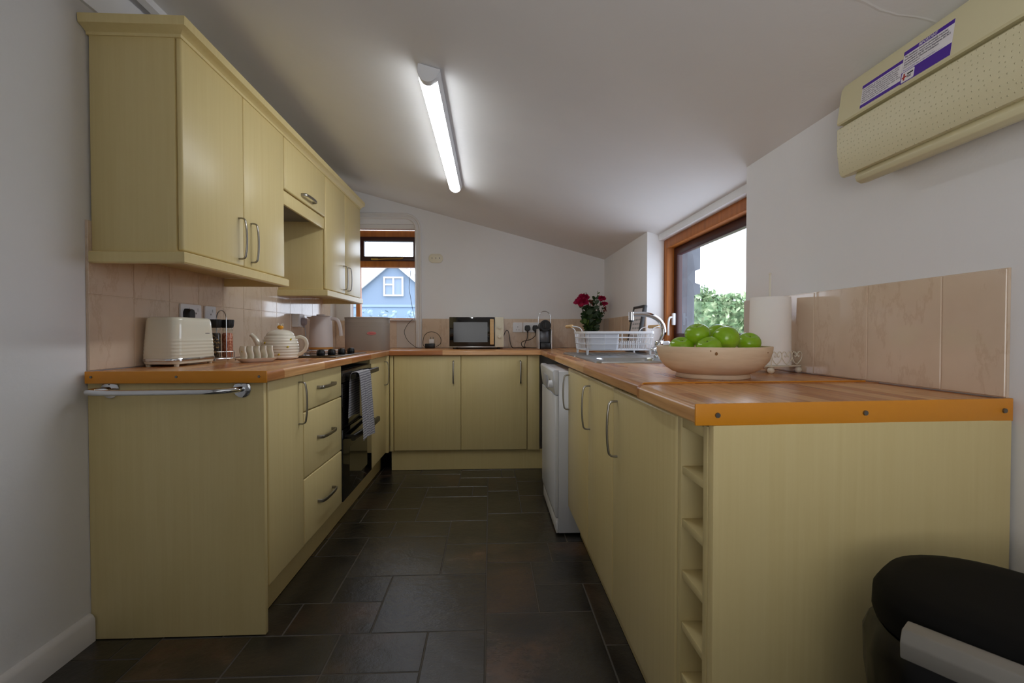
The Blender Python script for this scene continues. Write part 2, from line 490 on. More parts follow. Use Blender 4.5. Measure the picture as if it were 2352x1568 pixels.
struct('wall_back', frame_wall(MB(), XL-.12, XR+.15, (WX0, WX1), (WZ0, WZ1), 2.45, 2.1, YB, YB+.09, 'y'), M['wall'], 'white back wall with a small window')
RY0, RY1, RZ0, RZ1 = 1.832, 3.016, .935, 1.662
struct('wall_right', frame_wall(MB(), FY-.1, YB+.1, (RY0, RY1), (RZ0, RZ1+.045), 1.76, 1.76, XR, XR+.11, 'x'), M['wall'], 'white wall with the large window over the sink')
struct('wall_front', MB().prism([(XL-.12, -.05), (XR+.15, -.05), (XR+.15, ceil_z(XR+.15)+.08), (XL-.12, ceil_z(XL-.12)+.08)], FY-.1, FY, 'y'), M['wall'])
# sloping ceiling, carried on into the window recess
mb = MB()
def slab(mb, x0, x1, y0, y1, t=.1):
    mb._add([(x, y, ceil_z(x)+d) for x in (x0, x1) for y in (y0, y1) for d in (0, t)],
        [(0,1,3,2),(4,6,7,5),(0,4,5,1),(2,3,7,6),(0,2,6,4),(1,5,7,3)])
    return mb
def ceiling_mat():
    m = M['ceil']; t = NT(m); v = t.coord()
    sx = t.n('ShaderNodeSeparateXYZ'); t.l(v, sx.inputs[0])
    wob = t.noise(v, 6, 3)
    # faint filled joints between the plasterboards, every 1.255 m
    a = t.n('ShaderNodeMath', _operation='MULTIPLY_ADD'); t.l(wob, a.inputs[0]); a.inputs[1].default_value = .05; t.l(sx.outputs[1], a.inputs[2])
    b = t.n('ShaderNodeMath', _operation='ADD'); t.l(a.outputs[0], b.inputs[0]); b.inputs[1].default_value = -1.015+1.255*5
    c = t.n('ShaderNodeMath', _operation='PINGPONG'); t.l(b.outputs[0], c.inputs[0]); c.inputs[1].default_value = .6275
    r = t.ramp(c.outputs[0], [(.0, (255, 255, 255)), (.004, (0, 0, 0))])
    h = t.n('ShaderNodeMath', _operation='MULTIPLY_ADD'); t.l(r, h.inputs[0]); h.inputs[1].default_value = .45; t.l(t.noise(v, 14, 4), h.inputs[2])
    t.bump(h.outputs[0], .35, .004)
ceiling_mat()
slab(mb, XL-.12, 1.125, FY-.1, YB+.1)
struct('ceiling', mb, M['ceil'], 'white sloping ceiling falling towards the window wall')
# trims at the head of the left wall and the skirting
struct('trim_1', MB().box(XL, XL+.012, FY, YB-.01, 2.123, 2.262), M['trim'], 'pale fascia board along the top of the left wall')
struct('trim_2', MB().prism([(XL+.04, 2.262), (XL+.072, 2.262), (XL+.072, ceil_z(XL+.072)), (XL+.04, ceil_z(XL+.04))], FY, YB-.01, 'y'), M['trim'], 'white batten between the fascia and the ceiling')
struct('baseboard_left', MB().prism([(XL, 0), (XL+.018, 0), (XL+.018, .075), (XL+.012, .086), (XL+.006, .092), (XL, .094)], FY, 1.637, 'y'), M['trim'], 'white skirting board at the foot of the left wall')
# ------------------------------------------------------------------ windows
def rect_frame(mb, a0, a1, b0, b1, c0, c1, w, axis, bev=.004, wl=None, wr=None, wb=None, wt=None):
    wl = w if wl is None else wl; wr = w if wr is None else wr; wb = w if wb is None else wb; wt = w if wt is None else wt
    def P(a, b, c): return (a, c, b) if axis == 'y' else (c, a, b)
    o = [(a0, b0), (a1, b0), (a1, b1), (a0, b1)]; i = [(a0+wl, b0+wb), (a1-wr, b0+wb), (a1-wr, b1-wt), (a0+wl, b1-wt)]
    vs = [[mb.bm.verts.new(P(a, b, c)) for a, b in L] for L, c in ((o, c0), (i, c0), (i, c1), (o, c1))]
    fs = []
    for k in range(4):
        j = (k+1) % 4
        for p in range(4):
            q = (p+1) % 4
            fs.append(mb.bm.faces.new((vs[p][k], vs[p][j], vs[q][j], vs[q][k])))
    bmesh.ops.recalc_face_normals(mb.bm, faces=fs)
    if bev:
        es = list({e for f in fs for e in f.edges if e.calc_face_angle(0) > .5})
        bmesh.ops.bevel(mb.bm, geom=es, offset=bev, segments=2, profile=.5, affect='EDGES')
    return mb
# back window
w1 = bpy.data.objects.new('window_1', None); C.objects.link(w1); w1.location = (-.93, 4.30, 1.56); w1['kind'] = 'structure'; ORG['window_1'] = (-.93, 4.30, 1.56)
w1['label'] = 'small stained wooden window in the back wall with a top-hung vent'
obj('window_frame', rect_frame(MB(), -1.19, -.63, 1.145, 1.945, 4.262, 4.33, .035, 'y', wb=.022, wt=.058), M['pine'], w1, True)
obj('transom', MB().box(-1.154, -.666, 4.262, 4.33, 1.62, 1.674, .003), M['pine'], w1, True)
obj('sash', rect_frame(MB(), -1.152, -.662, 1.676, 1.886, 4.252, 4.30, .038, 'y', wr=.022), M['mahog'], w1, True)
obj('vent_pane', MB().box(-1.115, -.683, 4.274, 4.278, 1.713, 1.85), M['glass'], w1, True)
obj('lower_pane', MB().box(-1.155, -.664, 4.292, 4.296, 1.166, 1.62), M['glass'], w1, True)
st = MB(); st.tube([(-1.03, 4.243, 1.683), (-.93, 4.238, 1.689), (-.80, 4.243, 1.692), (-.77, 4.245, 1.700)], .006, 6); st.box(-1.05, -.99, 4.236, 4.254, 1.679, 1.694, .003)
obj('window_stay', st, M['brass'], w1, True)
obj('window_sill', MB().box(WX0, WX1, 4.12, 4.262, 1.142, 1.152, .003), M['trim'], w1, True)
struct('trim_3', MB().box(WX0+.004, WX1-.004, YB+.02, YB+.09, 1.945, 1.979), M['trim'], 'white head of the back window recess')
# right-hand window
w2 = bpy.data.objects.new('window_2', None); C.objects.link(w2); w2.location = (1.15, 2.42, 1.27); w2['kind'] = 'structure'; ORG['window_2'] = (1.15, 2.42, 1.27)
w2['label'] = 'large stained wooden window over the sink'
obj('window_frame', rect_frame(MB(), 1.815, 3.03, .925, 1.632, 1.122, 1.205, .058, 'x'), M['pine'], w2, True)
obj('sash', rect_frame(MB(), 1.874, 2.971, .984, 1.573, 1.168, 1.205, .048, 'x'), M['mahog'], w2, True)
obj('pane', MB().box(1.190, 1.194, 1.921, 2.924, 1.031, 1.526), M['glass'], w2, True)
hd = MB(); hd.box(1.150, 1.169, 2.932, 2.960, 1.085, 1.160, .004); hd.sweep(smooth_path([(1.150, 2.946, 1.135), (1.132, 2.946, 1.13), (1.126, 2.95, 1.09), (1.128, 2.955, 1.02)]), rrect(.016, .011, .004, 2))
obj('window_handle', hd, M['white'], w2, True)
obj('window_sill', MB().box(XR-.006, 1.122, RY0+.002, RY1-.002, .925, .941, .003), M['tile'], w2, True)
struct('trim_4', MB().box(1.085, 1.125, RY0+.002, RY1-.002, 1.630, 1.672), M['wall'], 'plastered head above the large window')

# ------------------------------------------------------------------ outside
struct('ground_outside', MB().box(-40, 40, 4.5, 60, -.5, -.4), mat('pale_gravel', (150, 154, 146), .9))
def outer_pier():
    mb = MB(); rr = random.Random(5)
    prof = []
    z = -.3
    while z < 2.35:
        hgt = rr.uniform(.07, .16); x = 1.345+rr.uniform(-.022, .03)
        prof += [(x, z+.006), (x, z+hgt-.006)]; z += hgt
    poly = [(1.19, -.3)]+prof+[(1.19, 2.4)]
    mb.prism(poly, 3.035, 4.3, 'y'); return mb
struct('wall_outside', outer_pier(), M['stone'], 'rough grey stone wall end outside the large window')
def hedge():
    mb = MB(); rr = random.Random(11)
    for k in range(15500):
        t = rr.random(); a = rr.uniform(0, 2*PI)
        cx = 2.6+7.7*t; top = 1.70+.10*math.sin(cx*2.3)+.06*math.sin(cx*6.1)
        z = -.4+(top+.4)*rr.random()**.32; x = cx+rr.gauss(0, .05); y = 7.9+rr.uniform(-.35, .35)*(1-.35*max(0, z-1)) - .12*math.sin(cx*3)
        s = rr.uniform(.035, .075); n = Vector((rr.gauss(0, 1), rr.gauss(-.8, 1), rr.gauss(.5, 1))).normalized()
        u = n.orthogonal().normalized(); u = Matrix.Rotation(a, 3, n) @ u; w = n.cross(u); p = Vector((x, y, z))
        mb._add([p-u*s, p+w*s*.5+n*s*.12, p+u*s, p-w*s*.5+n*s*.12], [(0, 1, 2, 3)])
    mb.box(2.5, 10.4, 7.80, 8.15, -.4, 1.56)
    m = mat('hedge_leaf', (96, 128, 70), .55); t = NT(m); v = t.coord(); t.col(t.ramp(t.noise(v, 9, 3), [(.35, (74, 104, 64)), (.5, (112, 138, 94)), (.65, (178, 192, 148))]))
    o = obj('hedge', mb, m, flat=True); tag(o, 'leafy green hedge outside the large window', 'hedge')
hedge()
def neighbour():
    t = thing('house', 'pale blue gabled house seen through the small back window', 'house', (-5.66, 28, -.4))
    hw, ez, ap = 3.7, 3.0-.0, 5.25
    obj('wall', MB().prism([(-5.66-hw, -.4), (-5.66+hw, -.4), (-5.66+hw, 2.1), (-5.66, ap), (-5.66-hw, 2.1)], 28, 36, 'y'), M['bluerender'], t, True)
    sl = (ap-2.1)/hw
    for s in (-1, 1):
        a = (-5.66+s*(hw+.4), 2.1-sl*.4); b = (-5.66, ap)
        obj('bargeboard', MB().prism([(a[0], a[1]-.14), (b[0], b[1]-.14), (b[0], b[1]+.22), (a[0], a[1]+.22)], 27.7, 27.9, 'y'), M['trim'], t, True)
        obj('roof_slope', MB().prism([(a[0], a[1]+.02), (b[0], b[1]+.02), (b[0], b[1]+.24), (a[0], a[1]+.24)], 27.9, 36.5, 'y'), M['slate'], t, True)
    w = obj('window', rect_frame(MB(), -6.2, -5.06, 3.2, 4.32, 27.86, 28.04, .085, 'y', 0), M['trim'], t, True)
    mm = MB(); mm.box(-5.68, -5.59, 27.87, 28.03, 3.3, 4.22); mm.box(-6.1, -5.7, 27.87, 28.03, 3.83, 3.91)
    obj('glazing_bar', mm, M['trim'], w, True)
    obj('pane', MB().box(-6.1, -5.16, 27.98, 28.0, 3.3, 4.22), mat('pale_pane', (128, 144, 166), .15), w, True)
neighbour()
def garden_wall():
    t = thing('garden_fence', 'low pale slatted fence below the blue house', 'fence', (-2.2, 10, -.4))
    mb = MB(); mb.box(-4.6, .4, 10, 10.05, -.4, 1.58)
    obj('panel', mb, mat('pale_blue_grey_fence', (128, 148, 170), .8), t, True)
    obj('top_rail', MB().box(-4.6, .4, 9.97, 10.08, 1.58, 1.63), mat('fence_rail', (134, 152, 172), .8), t, True)
    rr = random.Random(2); mb = MB()
    for k in range(900):
        p = Vector((rr.uniform(-4, 0), rr.uniform(9.4, 9.8), -.4+1.9*rr.random()**.6)); s = rr.uniform(.02, .06)
        n = Vector((rr.gauss(0, 1), -1, rr.gauss(0, 1))).normalized(); u = n.orthogonal().normalized(); w = n.cross(u)
        mb._add([p-u*s, p+w*s*.6, p+u*s, p-w*s*.6], [(0, 1, 2, 3)])
    mb.box(-4, 0, 9.5, 9.7, -.4, .9)
    o = obj('shrub', mb, mat('silvery_shrub', (140, 160, 172), .8), flat=True); tag(o, 'low silvery shrub in front of the garden fence', 'shrub')
garden_wall()

# ------------------------------------------------------------------ splashback tiles
def tiles(name, label, spans_h, spans_v, plane, axis, thick=.008, sgn=1):
    """individual tiles (mesh pattern of one splashback)"""
    mb = MB(); g = .0015
    a0, a1 = spans_h[0], spans_h[-1]
    def bx(a, b, c, d, t0, t1, bev):
        lo, hi = sorted((plane+sgn*(t0+.0004), plane+sgn*(t1+.0004)))
        if axis == 'x': mb.box(lo, hi, a, b, c, d, bev, 1)
        else: mb.box(a, b, lo, hi, c, d, bev, 1)
    for i in range(len(spans_h)-1):
        for j in range(len(spans_v)-1):
            bx(spans_h[i]+g, spans_h[i+1]-g, spans_v[j]+g, spans_v[j+1]-g, .0015, thick, .0012)
    n = len(mb.bm.faces)
    bx(a0, a1, spans_v[0], spans_v[-1], 0, thick-.0022, 0)
    mb.bm.faces.ensure_lookup_table()
    for f in mb.bm.faces[n:]: f.material_index = 1
    o = obj(name, mb, [M['tile'], M['grout']], angle=20); return tag(o, label, 'tiled splashback')
ys = [1.64, 1.843]+[2.04+.1985*k for k in range(10)]+[4.025, YB-.002]
tiles('tile_splashback', 'two rows of beige tiles behind the toaster and the teapot', ys, [.907, 1.163, 1.41], XL, 'x')
tiles('tile_splashback', 'beige tile row below the small window, behind the bread bin', [XL+.01]+[-1.21+.1975*k for k in range(3)]+[-.650], [.907, 1.142], YB, 'y', sgn=-1)
tiles('tile_splashback', 'beige tile row behind the microwave and the coffee machine', [-.593]+[-.43+.1975*k for k in range(8)]+[XR-.01], [.907, 1.160], YB, 'y', sgn=-1)
tiles('tile_splashback', 'beige tile row beside the paper towel and the near worktop end', [.875, 1.008, 1.215, 1.423, 1.628, RY0], [.9065, 1.160], XR, 'x', sgn=-1)
tiles('tile_splashback', 'short beige tile row behind the flowers and the letter frame', [RY1]+[RY1+.19*k for k in range(1, 6)]+[YB-.012], [.907, 1.160], XR, 'x', sgn=-1)

# ------------------------------------------------------------------ handles
def bow_handle(length, axis, out, w=.011, t=.006, d=.030):
    """bow handle around the origin; axis 'z' or 'y'/'x' = its length, out = unit vector away from the door"""
    A = Vector({'x': (1, 0, 0), 'y': (0, 1, 0), 'z': (0, 0, 1)}[axis]); O = Vector(out); h = length/2
    mb = MB()
    prof = [(-h, 0), (-h+.001, d*.55), (-h+.008, d*.84), (-h+.022, d*.93), (-h*.5, d*1.02), (0, d*1.07), (h*.5, d*1.02), (h-.022, d*.93), (h-.008, d*.84), (h-.001, d*.55), (h, 0)]
    pts = smooth_path([A*a+O*b for a, b in prof], 3)
    W = A.cross(O)
    sec = rrect(w, t, t*.4, 2)
    # constant frame: section's first axis stays across the handle
    rs = []
    for i, p in enumerate(pts):
        tg = (pts[min(i+1, len(pts)-1)]-pts[max(i-1, 0)]).normalized(); nn = tg.cross(W)
        rs.append([p+W*a+nn*b for a, b in sec])
    mb.rings(rs); return mb
def put_handle(parent, world_pos, length, axis, out, **k):
    mb = bow_handle(length, axis, out, **k); mb.move(Matrix.Translation(world_pos))
    return obj('handle', mb, M['nickel'], parent, True)
def door_x(parent, x0, x1, y0, y1, z0, z1, name='door', bev=.006):
    return obj(name, MB().box(x0, x1, y0+.0015, y1-.0015, z0, z1, bev, 3), M['lam'], parent, True)
def door_y(parent, x0, x1, y0, y1, z0, z1, name='door', bev=.006):
    return obj(name, MB().box(x0+.0015, x1-.0015, y0, y1, z0, z1, bev, 3), M['lam'], parent, True)

# ------------------------------------------------------------------ left run of base units
DL, CL = -.769, -.789      # door face, carcass face
Zb, Zt = .15, .866
t = thing('base_cabinet', 'narrow cream base cupboard with the broad end panel and chrome grab rail', 'kitchen cupboard', (-1.06, 1.82, 0))
obj('end_panel', MB().box(XL+.002, DL+.001, 1.640, 1.659, .002, .871, .0015), M['lam'], t, True)
obj('carcass', MB().box(XL+.01, CL, 1.660, 1.984, Zb, .867), M['lamin'], t, True)
d = door_x(t, CL+.001, DL, 1.672, 1.983, Zb+.002, Zt)
put_handle(d, (DL, 1.938, .752), .168, 'z', (1, 0, 0))
t = thing('drawer_unit', 'cream three-drawer base unit left of the oven', 'drawer unit', (-1.06, 2.235, 0))
obj('carcass', MB().box(XL+.01, CL, 1.986, 2.484, Zb, .867), M['lamin'], t, True)
for z0, z1, hz in ((.708, Zt, .793), (.430, .704, .572), (.152, .426, .286)):
    d = door_x(t, CL+.001, DL, 1.985, 2.483, z0, z1, 'drawer')
    put_handle(d, (DL, 2.232, hz), .19, 'y', (1, 0, 0), w=.015)
t = thing('base_cabinet', 'cream corner base cupboard right of the oven', 'kitchen cupboard', (-1.06, 3.3, 0))
obj('carcass', MB().box(XL+.01, CL, 3.088, YB-.02, Zb, .867), M['lamin'], t, True)
d = door_x(t, CL+.001, DL, 3.088, 3.512, Zb+.002, Zt)
put_handle(d, (DL, 3.475, .742), .168, 'z', (1, 0, 0))
obj('corner_post', MB().box(CL, -.752, 3.515, 3.566, Zb, .866, .003), M['lam'], t, True)
# built-in oven
t = thing('oven', 'black glass built-in double oven with a tea towel on its top handle', 'oven', (-1.06, 2.785, 0))
obj('body', MB().box(XL+.02, CL, 2.487, 3.083, .152, .84), M['blackmat'], t, True)
obj('control_panel', MB().box(CL, DL+.004, 2.489, 3.081, .775, .838, .002), mat('bronze_black_glass', (44, 40, 34), .12), t, True)
d = obj('upper_door', MB().box(CL, DL+.004, 2.489, 3.081, .535, .771, .003), M['blackgl'], t, True)
def bar_handle(parent, z, y0, y1, out, r, bow):
    mb = MB(); n = 14
    pts = [(DL+.004+out*(.80+.2*math.sin(PI*k/n))*bow+out*(1-bow), y0+(y1-y0)*k/n, z) for k in range(n+1)]
    mb.sweep(pts, rrect(.022, r*2, .007, 3), (0, 0, 1))
    for yy in (y0+.03, y1-.03): mb.box(DL, DL+.004+out*.9, yy-.012, yy+.012, z-.010, z+.010, .003)
    return obj('handle', mb, M['black'], parent, True)
bar_handle(d, .806, 2.52, 3.04, .050, .014, .3)
d = obj('lower_door', MB().box(CL, DL+.004, 2.489, 3.081, .154, .530, .003), M['blackgl'], t, True)
bar_handle(d, .487, 2.50, 3.06, .058, .016, .8)
obj('inner_window', MB().box(DL+.0035, DL+.0046, 2.60, 2.97, .22, .42), mat('smoked_oven_window', (34, 32, 26), .05), d, True)
o = obj('plinth', MB().box(-.850, -.832, 1.662, 3.62, .002, .149), M['plinth']); tag(o, 'long cream plinth below the drawers and the oven', 'plinth')
# grab rail on the end panel
t = thing('grab_rail', 'chrome grab rail across the end panel beneath the worktop', 'grab rail', (-1.06, 1.64, .845))
for x in (-1.268, -.838):
    fl = obj('flange', MB().cyl((x, 1.6395, .845), (x, 1.636, .845), .029, .029, 28).cyl((x, 1.636, .845), (x, 1.633, .845), .029, .022, 28), M['chrome'], t, True)
    for a in (PI/2, PI*7/6, PI*11/6):
        obj('screw', MB().cyl((x+.018*math.cos(a), 1.6345, .845+.018*math.sin(a)), (x+.018*math.cos(a), 1.6325, .845+.018*math.sin(a)), .0035, .003, 10), M['screw'], fl, True)
obj('bar', MB().tube(smooth_path([(-.838, 1.637, .845), (-.842, 1.612, .845), (-.868, 1.586, .844), (-.92, 1.573, .843), (-1.06, 1.57, .842), (-1.20, 1.57, .841), (-1.268, 1.571, .842), (-1.296, 1.582, .843), (-1.294, 1.606, .844), (-1.274, 1.624, .845), (-1.268, 1.637, .845)], 5), .0095, 14, (0, 0, 1)), M['chrome'], t, True)

# ------------------------------------------------------------------ back run
t = thing('base_cabinet', 'cream double-door base cupboard under the microwave', 'kitchen cupboard', (-.22, 3.86, 0))
obj('carcass', MB().box(-.748, .34, 3.586, YB-.02, Zb, .867), M['lamin'], t, True)
for x0, x1, hx in ((-.721, -.221, -.276), (-.221, .279, .228)):
    d = door_y(t, x0, x1, 3.5655, 3.585, Zb+.002, Zt); put_handle(d, (hx, 3.5655, .742), .168, 'z', (0, -1, 0))
obj('filler_strip', MB().box(-.7495, -.7245, 3.567, 3.586, Zb, .866, .002), M['lam'], t, True)
obj('filler_strip', MB().box(.2825, .372, 3.567, 3.586, Zb, .866, .002), M['lam'], t, True)
o = obj('plinth', MB().box(-.742, .40, 3.588, 3.606, .002, .149), M['plinth']); tag(o, 'short cream plinth at the far end of the floor', 'plinth')

# ------------------------------------------------------------------ right run
DR, CR = .395, .415
t = thing('dishwasher', 'white freestanding dishwasher under the right-hand worktop', 'dishwasher', (.66, 2.68, 0))
obj('body', MB().box(.347, .94, 2.386, 2.972, .012, .838, .004), M['enamel'], t, True)
obj('door', MB().prism([(.347, .092), (.331, .094), (.327, .12), (.327, .715), (.347, .715)], 2.388, 2.97, 'y', .003), M['enamel'], t, True)
cp = obj('control_panel', MB().prism([(.347, .718), (.330, .718), (.318, .80), (.316, .838), (.322, .846), (.347, .846)], 2.388, 2.97, 'y', .003), M['enamel'], t, True)
obj('knob', MB().cyl((.326, 2.452, .768), (.302, 2.452, .770), .021, .018, 24), M['white'], cp, True)
obj('handle_recess', MB().box(.3155, .330, 2.62, 2.80, .735, .80, .004), mat('grey_recess', (150, 154, 164), .4), cp, True)
obj('button', MB().box(.316, .33, 2.52, 2.535, .745, .79, .002), mat('grey_button', (120, 120, 116), .4), cp, True)
obj('kick_panel', MB().box(.336, .347, 2.389, 2.969, .012, .088, .003), M['white'], t, True)
t = thing('base_cabinet', 'cream double-door base cupboard under the sink', 'kitchen cupboard', (.70, 1.945, 0))
obj('carcass', MB().box(CR, XR-.01, 1.509, 2.382, Zb, .74), M['lamin'], t, True)
for y0, y1, hy in ((1.897, 2.382, 2.349), (1.509, 1.897, 1.858)):
    d = door_x(t, DR, CR-.001, y0, y1, Zb+.002, Zt-.006); put_handle(d, (DR, hy, .738), .172, 'z', (-1, 0, 0))
t = thing('base_cabinet', 'wide cream single-door base cupboard next to the wine rack', 'kitchen cupboard', (.70, 1.245, 0))
obj('carcass', MB().box(CR, XR-.01, .984, 1.507, Zb, .85), M['lamin'], t, True)
d = door_x(t, DR, CR-.001, .984, 1.507, Zb+.002, Zt-.006, bev=.008); put_handle(d, (DR, 1.455, .735), .172, 'z', (-1, 0, 0))
t = thing('wine_rack', 'narrow cream open wine rack with a broad end panel', 'wine rack', (.70, .90, 0))
obj('side_panel', MB().box(DR+.002, XR-.012, .964, .981, .02, .862, .001), M['lamin'], t, True)
obj('side_panel', MB().box(DR+.002, .66, .846, .863, .02, .862, .001), M['lamin'], t, True)
obj('back_panel', MB().box(.645, .655, .8632, .9638, .02, .862), M['lamin'], t, True)
for z in (.215, .323, .431, .539, .647, .757):
    sh = MB(); sh.box(DR+.004, .643, .8635, .9635, z-.016, z, .001)
    obj('shelf', sh, M['lamin'], t, True)
obj('top_rail', MB().box(DR+.004, .44, .8635, .9635, .838, .858, .001), M['lamin'], t, True)
ep = MB().box(0, .606, -.018, 0, .002, .867, .0015); ep.move(Matrix.Translation((.398, .8445, 0)) @ Matrix.Rotation(.062, 4, 'Z'))
o = obj('end_panel', ep, M['lam'], t, True); o['label'] = 'broad cream end panel facing the room'
o = obj('plinth', MB().box(.458, .474, .985, 2.38, .002, .149), M['plinth']); tag(o, 'cream plinth set back beneath the sink cupboards', 'plinth')

# ------------------------------------------------------------------ worktops
def nosed(x0, x1, y0, y1, z0, z1, side, r=.012):
    """worktop slab with a rolled front edge on one side"""
    mb = MB(); k = 6
    arc = [(r*math.sin(PI/2*i/k), r*(1-math.cos(PI/2*i/k))) for i in range(k+1)]
    if side in ('x1', 'x0'):
        f, b = (x1, x0) if side == 'x1' else (x0, x1); s = 1 if side == 'x1' else -1
        prof = [(b, z0), (b, z1)]+[(f-s*r+s*a, z1-d) for a, d in arc]+[(f, z0+.004), (f-s*.004, z0)]
        mb.prism(prof, y0, y1, 'y')
    else:
        prof = [(y1, z0), (y1, z1)]+[(y0+r-a, z1-d) for a, d in arc]+[(y0, z0+.004), (y0+.004, z0)]
        mb.prism(prof, x0, x1, 'x')
    return mb
ZW = .905
t = thing('worktop', 'wood-effect worktop carrying the toaster, teapot and hob', 'worktop', (-1.05, 2.6, ZW))
obj('surface', nosed(XL+.0115, -.749, 1.622, YB-.004, .868, ZW, 'x1'), M['topy'], t, True)
es = MB(); es.box(XL+.0115, -.747, 1.6165, 1.6215, .8672, ZW+.002, .0012)
e = obj('edge_strip', es, M['edge'], t, True); e['label'] = 'orange end strip'
for x in (-1.312, -1.04, -.772):
    obj('screw', MB().cyl((x, 1.6170, .8885), (x, 1.6145, .8885), .0045, .004, 12), M['screw'], e, True)
t = thing('worktop', 'wood-effect worktop along the back wall under the microwave', 'worktop', (-.2, 3.86, ZW))
obj('surface', nosed(-.7478, .3785, 3.54, YB-.01, .868, ZW, 'y0'), M['topx'], t, True)
t = thing('worktop', 'long wood-effect worktop holding the sink and fruit bowl', 'worktop', (.69, 2.6, ZW))
obj('surface', nosed(.3795, XR-.0015, 1.182, YB-.01, .8685, ZW, 'x0'), M['topy'], t, True)
e = obj('joint_strip', MB().sweep([(.3775, 1.1805, .868), (.3775, 1.1805, .893), (.380, 1.1805, .9005), (.388, 1.1808, .9062), (.40, 1.1812, .9068), (.99, 1.205, .9068)], rrect(.0032, .0028, .0008, 1), (0, 1, 0)), M['edge'], t, True); e['label'] = 'thin orange joint strip'
t = thing('worktop', 'short near worktop piece ending at the broad orange edge strip', 'worktop', (.69, 1.0, ZW))
sk = MB(); k = 6; r = .012
arc = [(r*math.sin(PI/2*i/k), r*(1-math.cos(PI/2*i/k))) for i in range(k+1)]
prof = [(XR-.0015, .8685), (XR-.0015, ZW-.001)]+[(.369+r-a, ZW-.001-d_) for a, d_ in arc]+[(.369, .8725), (.373, .8685)]
def skew(y, x): return y+(x-.37)*.060 if y < 1.0 else y+(x-.38)*.038
n = len(prof)
vs, fs = sk._add([(x, skew(.832, x), z) for x, z in prof]+[(x, skew(1.176, x), z) for x, z in prof],
    [tuple(range(n)), tuple(range(n, 2*n))]+[(i, (i+1) % n, n+(i+1) % n, n+i) for i in range(n)])
bmesh.ops.recalc_face_normals(sk.bm, faces=fs)
obj('surface', sk, M['topy'], t, True)
es = MB()
zz = [(0, .8675, .9065), (.642, .8632, .9075)]
rs = []
for s_, za, zb in zz: rs.append([(s_, -.0055, za), (s_, 0, za), (s_, 0, zb), (s_, -.0055, zb)])
es.rings(rs); bmesh.ops.bevel(es.bm, geom=list(es.bm.edges), offset=.0016, segments=2, profile=.5, affect='EDGES')
TE = Matrix.Translation((.3655, .8312, 0)) @ Matrix.Rotation(math.atan(.060), 4, 'Z')
es.move(TE); e = obj('edge_strip', es, M['edge'], t, True); e['label'] = 'orange end strip'
for s_ in (.041, .330, .622):
    sm = MB().cyl((s_, -.005, .886-.003*s_), (s_, -.0082, .886-.003*s_), .005, .0045, 14); sm.move(TE)
    obj('screw', sm, M['screw'], e, True)

# ------------------------------------------------------------------ wall units
UX = -1.039; UC = -1.059; UB, UT = 1.309, 2.04
U0, U1, U2, U3 = 1.656, 2.456, 3.056, 3.862
def wall_unit(label, y0, y1, ym, h0, h1):
    t = thing('wall_cabinet', label, 'wall cupboard', (-1.19, (y0+y1)/2, UB))
    obj('carcass', MB().box(XL+.009, UC, y0, y1, UB, UT, .0015), M['lam'], t, True)
    for a, b, hy in ((y0+.002, ym, h0), (ym, y1-.002, h1)):
        d = door_x(t, UC+.001, UX, a, b, UB+.004, UT-.012, bev=.007); put_handle(d, (UX, hy, 1.425), .168, 'z', (1, 0, 0))
    return t
wall_unit('large cream double wall cupboard nearest the camera, above the toaster', U0, U1, 2.06, 2.018, 2.118)
wall_unit('cream double wall cupboard beyond the hood, beside the small window', U2, U3, 3.46, 3.415, 3.512)
t = thing('hood_cabinet', 'cream bridging unit with a lift-up flap over the hob', 'extractor hood', (-1.19, 2.756, 1.70))
obj('carcass', MB().box(XL+.009, UC, U1+.001, U2-.001, 1.76, UT, .001), M['lam'], t, True)
d = door_x(t, UC+.001, UX, U1+.002, U2-.002, 1.765, UT-.012, bev=.007, name='flap')
put_handle(d, (UX, 2.755, 1.797), .17, 'y', (1, 0, 0), w=.015)
obj('visor', MB().box(-1.062, -1.048, U1+.002, U2-.002, 1.690, 1.759, .003), M['lam'], t, True)
obj('filter_panel', MB().box(XL+.03, -1.066, U1+.004, U2-.004, 1.735, 1.758, .002), mat('grey_filter_mesh', (120, 112, 98), .5), t, True)
# cornice and light rails
def along_L(prof, xf, y0, y1, xw, far_return=False):
    """profile (out, z) carried along the near return, the front and, if asked, the far return"""
    mb = MB()
    st = [[(xw, y0-o, z) for o, z in prof], [(xf+o, y0-o, z) for o, z in prof]]
    if far_return: st += [[(xf+o, y1+o, z) for o, z in prof], [(xw, y1+o, z) for o, z in prof]]
    else: st += [[(xf+o, y1, z) for o, z in prof]]
    return mb.rings(st)
o = obj('cornice', along_L([(-.012, 2.024), (.004, 2.024), (.006, 2.033), (.020, 2.041), (.036, 2.046), (.038, 2.074), (.034, 2.077), (-.012, 2.077)], UX, U0, U3, XL+.004), M['lam'], angle=30)
tag(o, 'cream cornice moulding crowning the row of wall cupboards', 'cornice')
rail = [(-.006, 1.268), (.014, 1.268), (.018, 1.273), (.018, 1.304), (.014, 1.3075), (-.006, 1.3075)]
o = obj('light_rail', along_L(rail, UX-.004, U0+.004, U1-.004, XL+.009, True), M['lam'], angle=30); tag(o, 'cream rail beneath the near wall cupboard, above the toaster', 'light rail')
o = obj('light_rail', along_L(rail, UX-.004, U2+.004, U3-.006, XL+.009, True), M['lam'], angle=30); tag(o, 'cream rail beneath the far wall cupboard, above the kettle', 'light rail')

